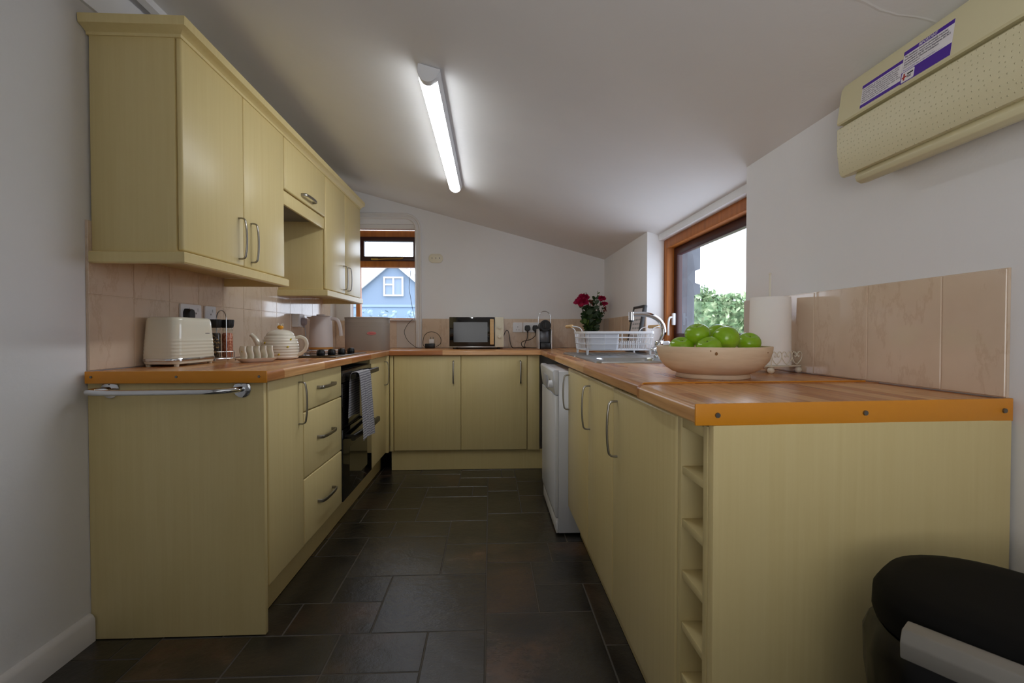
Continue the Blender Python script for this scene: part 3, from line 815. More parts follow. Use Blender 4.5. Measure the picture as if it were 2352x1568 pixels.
# ------------------------------------------------------------------ ceiling batten light
th = math.atan(.2645)
lx = -.222
t = thing('batten_light', 'lit fluorescent batten fixed to the sloping ceiling', 'ceiling light', (lx, 2.45, ceil_z(lx)-.001)); t.rotation_euler = (0, th, 0)
def dsec(w, h, n=14, z0=0): return [(w/2*math.cos(PI*i/n), z0-h*math.sin(PI*i/n)) for i in range(n+1)]
L = .685
obj('base_tray', MB().prism([(-.040, 0), (-.042, -.010), (-.040, -.026), (-.036, -.032), (.036, -.032), (.040, -.026), (.042, -.010), (.040, 0)], -L, L, 'y'), M['white'], t)
def dpr(w, h, y0, y1, z0):
    mb = MB(); mb.prism([(a, b) for a, b in dsec(w, h, 16, z0)], y0, y1, 'y'); return mb
obj('diffuser', dpr(.070, .026, -L+.028, L-.012, -.0325), M['bulb'], t)
for y0, y1 in ((-L-.004, -L+.026), (L-.011, L+.004)):
    obj('end_cap', dpr(.084, .056, y0, y1, -.003), M['white'], t)

# ------------------------------------------------------------------ electrical unit on the right wall
t = thing('consumer_unit', 'cream fuse box cover high on the right wall with notice stickers', 'fuse box', (.96, .87, 1.55))
Y0u, Y1u = .56, 1.19
obj('backbox', MB().box(.93, XR-.001, Y0u+.004, Y1u-.012, 1.455, 1.660, .006), M['creamplastic'], t, True)
up = [(.945, 1.568), (.896, 1.566), (.893, 1.570), (.905, 1.655), (.912, 1.667), (.93, 1.674), (.985, 1.676), (.985, 1.668), (.945, 1.66)]
lo = [(.945, 1.563), (.901, 1.561), (.894, 1.555), (.894, 1.50), (.901, 1.445), (.906, 1.436), (.914, 1.434), (.945, 1.444)]
obj('upper_cover', MB().prism(up, Y0u, Y1u, 'y'), M['creamplastic'], t, True)
obj('flap', MB().prism(lo, Y0u, Y1u, 'y'), M['dimple'], t, True)
rb = MB().prism([(x+.0, z) for x, z in [(.918, 1.433), (.914, 1.424), (.918, 1.413), (.930, 1.408), (.945, 1.411), (XR-.002, 1.438), (XR-.002, 1.462), (.93, 1.456)]], Y0u+.01, Y1u-.035, 'y', .002)
obj('cable_tray', rb, M['creamplastic'], t, True)
# stickers on the upper cover
slope = math.atan2(.012, .085)
def on_cover(yc, zc, lift):
    """local frame on the cover: x along the reading direction (-Y), y up the face"""
    e1 = Vector((0, -1, 0)); e2 = Vector((math.sin(slope), 0, math.cos(slope))); n = e1.cross(e2)
    x = .893+(zc-1.570)*math.tan(slope)
    Mx = Matrix.Identity(4)
    for i in range(3): Mx[i][0] = e1[i]; Mx[i][1] = e2[i]; Mx[i][2] = n[i]
    Mx.translation = Vector((x, yc, zc))+n*lift
    return Mx
def text_mb(body, size, width=None, align='LEFT', space=1.0, bold=0):
    cu = bpy.data.curves.new('lettering', 'FONT'); cu.body = body; cu.size = size; cu.align_x = align; cu.space_line = space; cu.offset = bold; cu.resolution_u = 2
    ob = bpy.data.objects.new('lettering_source', cu); C.objects.link(ob)
    dg = bpy.context.evaluated_depsgraph_get(); me = bpy.data.meshes.new_from_object(ob.evaluated_get(dg))
    bpy.data.objects.remove(ob)
    mb = MB(); mb.bm.from_mesh(me); bpy.data.meshes.remove(me)
    if width:
        xs_ = [v.co.x for v in mb.bm.verts]; w = max(xs_)-min(xs_)
        for v in mb.bm.verts: v.co.x *= width/w
    return mb
def decal(name, parent, w, h, y, z, lift, m, th_=.0003, r=0):
    mb = MB()
    if r: mb.prism([(a+w/2, b+h/2) for a, b in rrect(w, h, r, 4)], 0, th_, 'z')
    else: mb.box(0, w, 0, h, 0, th_)
    mb.move(on_cover(y, z, lift)); return obj(name, mb, m, parent, True)
def letters(parent, body, size, y, z, lift, m, width=None, **k):
    mb = text_mb(body, size, width, **k); mb.move(on_cover(y, z, lift)); return obj('lettering', mb, m, parent, True)
s1 = decal('notice_sticker', t, .112, .054, 1.115, 1.575, .0003, M['label'])
decal('purple_band', s1, .112, .0075, 1.115, 1.6222, .0007, M['purple'])
decal('purple_band', s1, .112, .0075, 1.115, 1.5752, .0007, M['purple'])
letters(s1, "This installation, or part of it, is protected by a device\nwhich automatically switches off the supply if an earth\nfault develops. Test quarterly by pressing the button\nmarked 'T' or 'Test'. The device should switch off the\nsupply and should then be switched on to restore the\nsupply. If the device does not switch off the supply when\nthe button is pressed, seek expert advice.", .0052, 1.1125, 1.6168, .0007, M['ink'], .107, space=.98, bold=.00008)
s2 = decal('notice_sticker', t, .113, .071, 1.002, 1.573, .0005, M['label'])
decal('purple_band', s2, .113, .0085, 1.002, 1.6354, .0010, M['purple'])
decal('purple_band', s2, .113, .0245, 1.002, 1.5732, .0010, M['purple'])
letters(s2, 'IMPORTANT', .0088, .945, 1.6364, .0016, M['label'], .042, align='CENTER', bold=.0001)
letters(s2, "This installation should be periodically inspected\nand tested and a report on its condition obtained\nas prescribed in the IEE Wiring Regulations BS 7671\nRequirements for Electrical Installations", .0058, .9985, 1.6288, .0011, M['ink'], .104, bold=.00008)
letters(s2, "Date of last inspection ..............................", .0052, .9985, 1.6062, .0011, M['ink'], .07)
letters(s2, "Recommended date of next inspection ..............", .0052, .9985, 1.6000, .0011, M['purple'], .09)
lg = decal('logo_panel', s2, .031, .0215, .9995, 1.5747, .0014, M['label'], r=.003)
cr = MB(); cr.box(.005, .0085, .0035, .018, 0, .0003); cr.box(.0015, .013, .0085, .0115, 0, .0003); cr.move(on_cover(.9995, 1.5747, .0018)); obj('logo_cross', cr, M['redink'], s2, True)
tb = MB()
for a, b, c_, d_ in ((.0145, .0285, .0125, .0155), (.0145, .024, .0085, .0098), (.0145, .024, .0058, .0071)): tb.box(a, b, c_, d_, 0, .0003)
tb.move(on_cover(.9995, 1.5747, .0018)); obj('logo_wordmark', tb, M['black'], s2, True)

# ------------------------------------------------------------------ wall fittings
def plate(t, name, c, w, h, axis, sgn, dep=.009, m=None):
    mb = MB(); mb.prism(rrect(w, h, .006, 3), 0, dep, 'z', .0015, 1)
    Mx = Matrix.Identity(4)
    if axis == 'x': e1, n = Vector((0, -sgn*-1, 0)), Vector((sgn, 0, 0))
    else: e1, n = Vector((1, 0, 0)), Vector((0, sgn, 0))
    e2 = Vector((0, 0, 1)); e1 = e2.cross(n)
    for i in range(3): Mx[i][0] = e1[i]; Mx[i][1] = e2[i]; Mx[i][2] = n[i]
    Mx.translation = Vector(c); mb.move(Mx)
    return obj(name, mb, m or M['white'], t, True), Mx
def socket(label, c, gangs, axis, sgn, box=False):
    w = .086 if gangs == 1 else .146
    t = thing('wall_socket', label, 'wall socket', c)
    dep = .009
    if box:
        bb = MB(); plate(t, 'pattress_box', c, w+.004, .09, axis, sgn, .042); n = Vector((sgn, 0, 0)) if axis == 'x' else Vector((0, sgn, 0)); c = tuple(Vector(c)+n*.042)
    p, Mx = plate(t, 'face_plate', c, w, .086, axis, sgn)
    for g in range(gangs):
        cx = (g-(gangs-1)/2)*.062
        for b_ in ((cx-.002, cx+.002, .000, .008), (cx-.0145, cx-.008, -.024, -.020), (cx+.008, cx+.0145, -.024, -.020)):
            mb = MB().box(*b_, dep, dep+.0006); mb.move(Mx); obj('pin_slot', mb, M['blackmat'], p, True)
        rk = MB(); rk.box(cx+.012, cx+.020, .014, .028, dep, dep+.003, .001); rk.move(Mx); obj('rocker', rk, M['white'], p, True)
    return t, Mx
s_a, _ = socket('white double wall socket behind the toaster', (XL+.009, 2.17, 1.118), 2, 'x', 1)
socket('white single wall socket above the salt and pepper mills', (XL+.009, 2.315, 1.118), 1, 'x', 1)
s_c, _ = socket('white surface-mounted socket box left of the kettle', (XL+.009, 3.30, 1.12), 1, 'x', 1, True)
socket('white single socket on the back wall nearest the microwave', (.241, YB-.009, 1.085), 1, 'y', -1)
socket('white double socket on the back wall beside the coffee machine', (.361, YB-.009, 1.085), 2, 'y', -1)
def plug(label, c, n, m, cat='plug'):
    t = thing('mains_plug', label, cat, c); n = Vector(n)
    e2 = Vector((0, 0, 1)); e1 = e2.cross(n); Mx = Matrix.Identity(4)
    for i in range(3): Mx[i][0] = e1[i]; Mx[i][1] = e2[i]; Mx[i][2] = n[i]
    mb = MB(); out = [(-.024, .012), (-.015, .026), (.015, .026), (.024, .012), (.024, -.014), (.012, -.026), (-.012, -.026), (-.024, -.014)]
    mb.rings([[(a*s, b*s, z) for a, b in out] for s, z in ((1, 0), (1, .012), (.86, .022), (.8, .024))]); mb.move(Mx); obj('body', mb, m, t)
    g = MB(); g.cyl((0, -.022, .012), (0, -.042, .012), .007, .0045, 12); g.move(Mx); obj('cord_grip', g, m, t)
    return t
plug('black plug in the double socket behind the toaster', (XL+.0190, 2.135, 1.114), (1, 0, 0), M['black'])
plug('pale grey plug in the socket box by the kettle', (XL+.0615, 3.30, 1.112), (1, 0, 0), mat('grey_plug', (150, 140, 146), .4))
plug('black plug right of the microwave, left of the other plug', (.326, YB-.0195, 1.078), (0, -1, 0), M['black'])
plug('black plug nearest the coffee machine', (.394, YB-.0195, 1.078), (0, -1, 0), M['black'])
def cable(label, pts, r=.0032, m=None):
    o = obj('power_cable', MB().tube(smooth_path(pts, 7), r, 7), m or M['black']); return tag(o, label, 'cable')
YC = YB-.035
cable('black lead looping down from the plug right of the microwave', [(.326, YC, 1.036), (.322, YC-.004, .99), (.305, YC-.02, .955), (.296, YC-.04, .925), (.30, YC-.06, .9095), (.24, YC-.07, .9092), (.19, YC-.05, .912), (.172, YC-.03, .96), (.165, YC-.03, 1.02), (.150, YC-.03, 1.058), (.13, YC-.035, 1.045), (.108, YC-.05, .99)])
cable('black lead running from the plug beside the coffee machine', [(.394, YC, 1.036), (.39, YC-.01, 1.01), (.35, YC-.03, .98), (.29, YC-.045, .965), (.268, YC-.05, .945), (.285, YC-.07, .915), (.34, YC-.10, .9092), (.40, YC-.13, .9092), (.43, YC-.16, .912)])
cable('grey kettle lead hanging from the socket box', [(XL+.078, 3.30, 1.07), (XL+.08, 3.305, 1.02), (XL+.075, 3.32, .96), (XL+.06, 3.34, .9095), (XL+.07, 3.40, .9092), (XL+.09, 3.47, .912)], .003, mat('grey_cable', (150, 148, 152), .5))
cable('thin black wire hanging across the small window down to the worktop', [(-.702, 4.235, 1.61), (-.708, 4.232, 1.53), (-.717, 4.230, 1.435), (-.703, 4.228, 1.35), (-.691, 4.222, 1.28), (-.672, 4.20, 1.20), (-.664, 4.17, 1.160), (-.675, 4.105, 1.145), (-.712, 4.105, 1.105), (-.738, 4.11, 1.045), (-.712, 4.11, .975), (-.66, 4.12, .925), (-.624, 4.11, .908), (-.57, 4.08, .908)], .0022)
# vent plate, trunking
t = thing('blanking_plate', 'oval cream cover plate on the back wall above the microwave', 'cover plate', (-.472, YB, 1.685))
mb = MB(); mb.prism(rrect(.124, .078, .036, 6), 0, .012, 'z', .003, 2); mb.move(Matrix.Translation((-.472, YB, 1.685)) @ Matrix.Rotation(PI/2, 4, 'X')); obj('plate', mb, mat('pale_cream_plastic', (222, 216, 196), .45), t, True)
for x in (-.505, -.472, -.440):
    obj('screw', MB().cyl((x, YB-.012, 1.687), (x, YB-.014, 1.687), .005, .004, 10), M['screw'], t, True)
pth = [(-1.30, YB-.012, 2.048), (-.74, YB-.012, 2.048)]+[(-.74+.118*math.sin(a), YB-.012, 2.048-.118*(1-math.cos(a))) for a in [PI/2*k/8 for k in range(1, 9)]]+[(-.622, YB-.012, 1.5), (-.622, YB-.012, .908)]
sec = [(-.026, -.0115), (.026, -.0115), (.026, .003), (.020, .0115), (.010, .0115), (.004, .002), (-.004, .002), (-.010, .0115), (-.020, .0115), (-.026, .003)]
rs = []
for i, p in enumerate(pth):
    p = Vector(p); tg = (Vector(pth[min(i+1, len(pth)-1)])-Vector(pth[max(i-1, 0)])).normalized(); up_ = Vector((0, -1, 0)); sd = tg.cross(up_)
    rs.append([p+sd*a+up_*b for a, b in sec])
o = obj('cable_trunking', MB().rings(rs), M['trim'], angle=25); tag(o, 'white rounded trunking framing the small back window', 'trunking')

# ------------------------------------------------------------------ toaster and its neighbours on the worktop
def rr3(w, h, r, z, k=5, ox=0, oy=0): return [(a+ox, b+oy, z) for a, b in rrect(w, h, r, k)]
t = thing('toaster', 'cream ribbed toaster with a chrome base band', 'toaster', (-1.258, 1.985, ZW), .0)
mb = MB(); rs = []
w0, l0, H = .146, .268, .191
def tw(z): return 1-.10*(z/H)**1.5
for z in (.030, .034): rs.append(rr3(w0*tw(z), l0*tw(z), .036, z))
for k in range(0, 26):
    z = .038+.068*k/25; rib = .0014*math.sin(PI*5*k/25)**2
    rs.append(rr3(w0*tw(z)-.0008+2*rib, l0*tw(z), .036, z))
for z in (.12, .14, .16, .176): rs.append(rr3(w0*tw(z), l0*tw(z), .036, z))
for d_, z in ((.004, .185), (.012, .190), (.024, .191)): rs.append(rr3(w0*tw(z)-d_, l0*tw(z)-d_, .034, z))
mb.rings(rs); obj('shell', mb, M['cream'], t, angle=50)
obj('chrome_band', MB().rings([rr3(w0+.001, l0+.001, .036, .020), rr3(w0+.002, l0+.002, .036, .023), rr3(w0+.002, l0+.002, .036, .029), rr3(w0, l0, .036, .031)]), M['chrome'], t)
obj('base_pan', MB().rings([rr3(w0-.03, l0-.03, .03, .007), rr3(w0-.008, l0-.008, .034, .010), rr3(w0-.003, l0-.003, .036, .020)]), M['cream'], t)
for x in (-.052, .052):
    for y in (-.108, .108): obj('foot', MB().cyl((x, y, 0), (x, y, .010), .0085, .010, 14), M['cream'], t)
for x in (-.022, .022):
    obj('bread_slot', MB().prism(rrect(.026, .17, .012), .1903, .1918, 'z'), M['blackmat'], t).location = (x, 0, 0)
lt = MB()
for k in range(9): lt.box(w0/2*.0, .0005, .030+.0033*k, .0326+.0033*k, -.0012, .0012)
lt.move(Matrix.Translation((w0/2*tw(.128)+.0001, .02, .128))); obj('lettering', lt, M['ink'], t)
lv = MB(); lv.box(-.016, .016, -.012, .0, -.006, .006, .003); lv.move(Matrix.Translation((0, -l0/2*.985-.001, .055)));
# salt and pepper
t = thing('mill_stand', 'wire stand with a hooped handle holding two mills', 'condiment stand', (-1.262, 2.285, ZW), math.radians(62))
s_ = MB(); s_.tube([(a, b, .010) for a, b in rrect(.118, .060, .028, 5)], .0019, 6, closed=True); s_.tube([(-.055, 0, .010), (.055, 0, .010)], .0016, 6); s_.tube([(0, -.03, .010), (0, .03, .010)], .0016, 6)
obj('tray_ring', s_, M['steel'], t)
g_ = MB(); g_.tube([(a, b, .042) for a, b in rrect(.118, .060, .028, 5)], .0016, 6, closed=True)
for a, b in ((-.058, .01), (.058, -.01), (-.028, .03), (.028, .03), (-.028, -.03), (.028, -.03)): g_.tube([(a, b, .010), (a, b, .042)], .0014, 6)
obj('guard_rail', g_, M['steel'], t)
obj('handle_hoop', MB().tube([(-.0, -.036, .010), (0, -.036, .195)]+[(0, -.036*math.cos(a), .195+.040*math.sin(a)) for a in [PI*k/14 for k in range(1, 14)]]+[(0, .036, .195), (0, .036, .010)], .0022, 8), M['steel'], t)
for a, b in ((-.05, -.028), (.05, -.028), (-.05, .028), (.05, .028)): obj('foot', MB().ball((a, b, .0045), .0045, 10, 8), M['steel'], t)
def mill(label, lx_, fill, fm):
    c = Matrix.Rotation(math.radians(62), 3, 'Z') @ Vector((lx_, 0, 0))
    t = thing('spice_mill', label, 'mill', (-1.262+c.x, 2.285+c.y, ZW+.0122))
    obj('jar', MB().lathe([(.0225, 0), (.0240, .003), (.0240, .118), (.0215, .128), (.0215, .140)], seg=24), M['jar'], t)
    obj('filling', MB().lathe([(.0205, .003), (.0222, .006), (.0222, .112), (.018, .117)], seg=24), fm, t)
    obj('collar', MB().lathe([(.0222, .128), (.0228, .129), (.0228, .142), (.0222, .143)], seg=24), M['jar'], t)
    cp = MB(); rs = []
    for r, z in ((.0225, .141), (.0262, .150), (.0285, .176), (.0270, .180)):
        rs.append([((r+.0008*math.cos(14*a))*math.cos(a), (r+.0008*math.cos(14*a))*math.sin(a), z) for a in [2*PI*i/56 for i in range(56)]])
    cp.rings(rs); obj('grinder_cap', cp, M['blackmat'], t)
mill('spice mill filled with dark peppercorns', -.0290, 0, M['pepper'])
mill('spice mill filled with pink salt', .0290, 0, M['salt'])

# teapot
def bee(parent, p, n, s=.006):
    """painted bee: a yellow body with two dark bands"""
    n = Vector(n).normalized(); e1 = n.orthogonal().normalized(); e2 = n.cross(e1); Mx = Matrix.Identity(4)
    for i in range(3): Mx[i][0] = e1[i]; Mx[i][1] = e2[i]; Mx[i][2] = n[i]
    Mx.translation = Vector(p)
    b = MB(); b.ball((0, 0, 0), s, 12, 8, sx=1.1, sy=.75, sz=.4); b.move(Mx); bb = obj('bee', b, M['yellow'], parent)
    k = MB(); k.ball((s*.1, 0, s*.22), s*.62, 10, 6, sx=.25, sy=1.0, sz=.35); k.ball((s*.75, 0, s*.15), s*.5, 10, 6, sx=.6, sy=.9, sz=.5); k.move(Mx); obj('bee_stripe', k, M['black'], bb)
t = thing('teapot', 'cream beehive teapot with a bee on its lid', 'teapot', (-1.040, 2.40, ZW))
prof = [(.068, 0), (.073, .003)]
N = 8
for k in range(N*6+1):
    z = .005+.110*k/(N*6); q = z/.115
    r = .0765+.007*math.sin(PI*min(q*.92+.08, 1))-.016*max(0, q-.55)**1.6*2.2
    prof.append((r+.0024*abs(math.sin(PI*k/6)), z))
obj('body', MB().lathe(prof+[(.064, .1165), (.060, .1175)], seg=48), M['ceramic'], t, angle=70)
lid = obj('lid', MB().lathe([(.063, .117), (.064, .120), (.060, .127), (.052, .135), (.040, .1415), (.024, .1455), (.008, .147), (.0001, .1472)], seg=40, cap1=False), M['ceramic'], t, angle=70)
kb = MB(); kb.ball((0, 0, .158), .0105, 16, 10, sx=1.5, sy=1, sz=1); obj('bee_knob', kb, M['amber'], lid)
wg = MB()
for sgn in (-1, 1): wg.ball((sgn*.011, 0, .171), .0075, 10, 8, sx=.55, sy=.35, sz=1.1)
wg.ball((.004, -.004, .1675), .0045, 8, 6)
obj('bee_wing', wg, M['ceramic'], lid)
sp = MB(); P_ = smooth_path([(-.070, -.012, .040), (-.088, -.016, .058), (-.103, -.019, .085), (-.117, -.022, .108), (-.131, -.025, .122)], 5)
sp.tube(P_, lambda q: .022-.012*min(1, q*1.2), 16); obj('spout', sp, M['ceramic'], t, angle=60)
hn = MB(); hn.sweep(smooth_path([(.074, .004, .105), (.094, .005, .110), (.118, .006, .098), (.126, .007, .072), (.116, .006, .044), (.094, .005, .026), (.076, .004, .022)], 5), rrect(.017, .012, .0055, 3), (0, 1, 0)); obj('handle', hn, M['ceramic'], t, angle=60)
for a, z in ((-120, .082), (-72, .026), (-45, .062), (-32, .098)):
    A = math.radians(a); r = .0855 if z < .09 else .080
    bee(t, (r*math.cos(A), r*math.sin(A), z), (math.cos(A), math.sin(A), .15))
bee(t, (-.094, -.038, .064), (-.35, -1, .2))
# toast rack
t = thing('toast_rack', 'cream ceramic toast rack beside the beehive teapot', 'toast rack', (-1.042, 2.165, ZW), math.radians(50))
obj('dish', MB().rings([rr3(.125, .062, .022, 0), rr3(.135, .070, .026, .004), rr3(.165, .092, .036, .016), rr3(.168, .095, .037, .0185), rr3(.160, .088, .034, .0175), rr3(.13, .066, .024, .0085)]), M['ceramic'], t, angle=60)
for k in range(5):
    x = -.058+.029*k; fn = MB(); rs = []
    for i in range(11):
        z = .008+.064*i/10; q = i/10
        w = .052-.012*math.sin(PI*min(1, q*1.25))*0-.010*(1-q)*0; w = .034+.020*math.sin(PI*(.12+.62*q))
        if q > .9: w *= .9
        rs.append(rr3(.0105-.004*abs(q-.5), w, .004, z, 3, ox=x+.003*math.sin(2*PI*q)))
    fn.rings(rs); f_ = obj('divider', fn, M['ceramic'], t, angle=60)
    if k == 0: bee(f_, (x-.0068, -.004, .048), (-1, 0, 0), .0045)
# hob
t = thing('hob', 'black glass hob with four black control knobs', 'hob', (-1.04, 2.795, ZW))
obj('glass_plate', MB().box(-1.285, -.806, 2.505, 3.085, ZW+.0005, ZW+.0065, .002), M['blackgl'], t, True)
obj('front_trim', MB().box(-.8055, -.797, 2.503, 3.087, ZW+.0005, ZW+.0085, .002), M['steel'], t, True)
for x, y, r in ((-1.16, 2.64, .09), (-1.16, 2.93, .07), (-1.02, 2.66, .058), (-1.01, 2.94, .075)):
    rg = MB(); rg.rings([[(x+q*math.cos(a), y+q*math.sin(a), ZW+z) for a in [2*PI*i/48 for i in range(48)]] for q, z in ((r, .0064), (r, .0069), (r-.002, .0069), (r-.002, .0064))], closed=True); obj('cooking_ring', rg, mat('grey_ring_print', (70, 70, 72), .3), t, True)
for x, y in ((-.930, 2.645), (-.907, 2.755), (-.886, 2.868), (-.866, 2.985)):
    k_ = MB().lathe([(.020, ZW+.0068), (.0225, ZW+.010), (.0225, ZW+.024), (.019, ZW+.034), (.012, ZW+.037)], (x, y, 0), 28); k_.box(x-.004, x+.004, y-.019, y+.019, ZW+.033, ZW+.0385, .0015); obj('knob', k_, M['black'], t, True)
# kettle
t = thing('kettle', 'pale grey kettle with a honey-coloured base ring', 'kettle', (-1.228, 3.50, ZW))
obj('power_base', MB().lathe([(.078, 0), (.082, .002), (.082, .010), (.074, .013)], seg=40).box(.06, .135, -.03, .03, .0005, .012, .004), M['white'], t)
obj('base_ring', MB().lathe([(.078, .0132), (.0825, .0145), (.0825, .027), (.081, .028)], seg=40), M['cork'], t)
obj('body', MB().lathe([(.0815, .0282), (.082, .031), (.081, .08), (.078, .15), (.0745, .215), (.073, .240), (.071, .2475), (.064, .250)], seg=48), M['kettle'], t)
obj('lid', MB().lathe([(.063, .2501), (.060, .2545), (.030, .2555), (.030, .262), (.027, .264), (.0001, .264)], seg=36, cap1=False), M['kettle'], t)
obj('spout', MB().prism([(-.070, .225), (-.096, .2445), (-.094, .2485), (-.066, .248)], -.022, .022, 'y', .003), M['kettle'], t)
obj('handle', MB().sweep(smooth_path([(.068, 0, .232), (.092, 0, .2345), (.118, 0, .222), (.133, 0, .190), (.140, 0, .150), (.143, 0, .110)], 6), rrect(.024, .024, .007, 3), (0, 1, 0)), M['kettle'], t)
# bread bin
t = thing('bread_bin', 'oval taupe metal bread bin with a pink oval badge', 'bread bin', (-.932, 3.645, ZW))
pr = [(1.0, 0), (1.0, .03)]
for k in range(3):
    z = .180+.012*k; pr += [(1.0, z), (1.008, z+.004), (1.0, z+.008)]
def ov(s_, z, a=.164, b=.098, n=2.7, seg=64):
    return [(s_*a*math.copysign(abs(math.cos(q))**(2/n), math.cos(q)), s_*b*math.copysign(abs(math.sin(q))**(2/n), math.sin(q)), z) for q in [2*PI*i/seg for i in range(seg)]]
obj('body', MB().rings([ov(.985, 0), ov(1, .003), ov(1, .178)]+[ov(s_, z) for s_, z in pr[2:]]+[ov(1, .238)]), M['taupe'], t, angle=50)
obj('lid', MB().rings([ov(1.012, .2385), ov(1.02, .241), ov(1.02, .246), ov(1.0, .2485), ov(.6, .2515)]), M['taupe'], t, angle=40)
bd = MB(); bd.prism([(.034*math.cos(a), .0125*math.sin(a)) for a in [2*PI*i/32 for i in range(32)]], 0, .002, 'z', .0006, 1); bd.move(Matrix.Translation((.055, -.0978, .128)) @ Matrix.Rotation(math.radians(8), 4, 'Z') @ Matrix.Rotation(PI/2, 4, 'X')); b_ = obj('badge', bd, M['pink'], t)
bs = MB(); bs.tube(smooth_path([(-.022, -.002, 0), (-.014, .005, 0), (-.010, -.004, 0), (-.004, .004, 0), (.001, -.003, 0), (.007, .003, 0), (.012, -.003, 0), (.022, .002, 0)], 4), .0012, 5); bs.move(Matrix.Translation((.055, -.1000, .128)) @ Matrix.Rotation(math.radians(8), 4, 'Z') @ Matrix.Rotation(PI/2, 4, 'X')); obj('lettering', bs, mat('red_script', (170, 50, 56), .5), b_)

# ------------------------------------------------------------------ back worktop
t = thing('charger', 'small black charger block with a white pinned adaptor on top', 'charger', (-.515, 4.09, ZW))
obj('block', MB().box(-.043, .040, -.028, .028, .0005, .040, .005), M['black'], t)
ad = obj('adaptor', MB().box(-.008, .036, -.022, .022, .0405, .078, .005), M['white'], t)
for x in (.004, .026): obj('pin', MB().box(x-.003, x+.003, -.003, .003, .078, .096, .0008), M['screw'], ad)
cable('thin dark wire looped over the charger beside the trunking', [(-.540, 4.10, .930), (-.572, 4.105, .925), (-.578, 4.11, .97), (-.562, 4.115, 1.02), (-.52, 4.12, 1.045), (-.465, 4.12, 1.035), (-.428, 4.115, .99), (-.43, 4.11, .945), (-.468, 4.10, .915)], .0024)
t = thing('microwave', 'cream microwave with a black door and a wooden handle bar', 'microwave', (-.11, 3.98, ZW))
mwc = mat('cream_microwave_enamel', (218, 211, 188), .35)
obj('casing', MB().box(-.329, .109, 3.845, 4.14, .919, 1.163, .006), mwc, t, True)
fr_ = obj('control_panel', MB().box(.038, .109, 3.831, 3.8445, .921, 1.163, .003), mwc, t, True)
for z in (1.081, 1.007):
    kk = obj('knob', MB().cyl((.074, 3.831, z), (.074, 3.826, z), .0165, .0165, 28).cyl((.074, 3.826, z), (.074, 3.812, z), .0125, .0115, 28), mwc, fr_, True)
d = obj('door', MB().box(-.329, .036, 3.831, 3.8445, .928, 1.164, .003), M['blackgl'], t, True)
obj('door_sill', MB().box(-.329, .036, 3.833, 3.8445, .919, .9265, .001), M['steel'], t, True)
obj('handle', MB().box(-.003, .029, 3.814, 3.8305, .942, 1.148, .005), M['grip'], d, True)
obj('viewing_window', MB().box(-.295, -.022, 3.8302, 3.8312, .962, 1.122), mat('smoked_window', (15, 17, 22), .10, spec=.35), d, True)
for x in (-.29, .07):
    for y in (3.87, 4.1): obj('foot', MB().cyl((x, y, ZW+.0002), (x, y, .9195), .012, .013, 14), M['black'], t, True)
t = thing('coffee_machine', 'slim black coffee machine with white sides and a hooped handle', 'coffee machine', (.447, 3.92, ZW))
obj('body', MB().prism([(-.10, .001), (-.10, .05), (-.045, .052), (-.045, .150), (-.084, .155), (-.084, .215), (.11, .215), (.11, .001)], -.040, .040, 'x', .003), M['black'], t)
for s_ in (-1, 1): obj('side_panel', MB().prism([(-.095, .001), (-.095, .15), (-.06, .165), (.112, .165), (.112, .001)], s_*.0475 if s_ > 0 else -.054, .054 if s_ > 0 else -.0475, 'x', .001), M['white'], t)
hd = obj('brew_head', MB().cyl((0, -.085, .190), (0, -.108, .190), .047, .045, 40).cyl((0, -.108, .192), (0, -.112, .192), .030, .028, 32), M['blackmat'], t)
obj('head_ridge', MB().box(-.006, .006, -.116, -.110, .165, .220, .003), M['black'], hd)
obj('cup_area', MB().box(-.039, .039, -.0475, -.0455, .058, .145, .001), mat('grey_panel', (92, 94, 98), .3, .4), t)
obj('handle_hoop', MB().tube(smooth_path([(-.050, -.03, .20), (-.051, -.03, .25), (-.043, -.03, .285), (-.022, -.03, .305), (0, -.03, .310), (.022, -.03, .305), (.043, -.03, .285), (.051, -.03, .25), (.050, -.03, .20)], 5), .0035, 10), M['chrome'], t)

# ------------------------------------------------------------------ sink, tap, drying rack
SX0, SX1, SY0, SY1 = .455, .945, 2.0, 2.965
def cut(o, x0, x1, y0, y1, z0, z1):
    """cut a real opening through a worktop"""
    cu = bpy.data.meshes.new('cutter'); m_ = MB().box(x0, x1, y0, y1, z0, z1); m_.bm.to_mesh(cu); m_.bm.free()
    co = bpy.data.objects.new('cutter', cu); C.objects.link(co)
    md = o.modifiers.new('opening', 'BOOLEAN'); md.operation = 'DIFFERENCE'; md.object = co; md.solver = 'EXACT'
    bpy.context.view_layer.update()
    me = bpy.data.meshes.new_from_object(o.evaluated_get(bpy.context.evaluated_depsgraph_get()))
    o.modifiers.clear(); o.data = me; bpy.data.objects.remove(co); bpy.data.meshes.remove(cu)
for o in list(bpy.data.objects):
    if o.name.startswith('surface') and o.parent and o.parent.get('label', '').startswith('long wood'): cut(o, .52, .82, 2.045, 2.378, .8, 1.0)
t = thing('sink', 'stainless steel inset sink with a drainer', 'sink', (.70, 2.48, ZW))
bm_ = MB()
def rrw(x0, x1, y0, y1, r, z, k=5): return [(a+(x0+x1)/2, b+(y0+y1)/2, z) for a, b in rrect(x1-x0, y1-y0, r, k)]
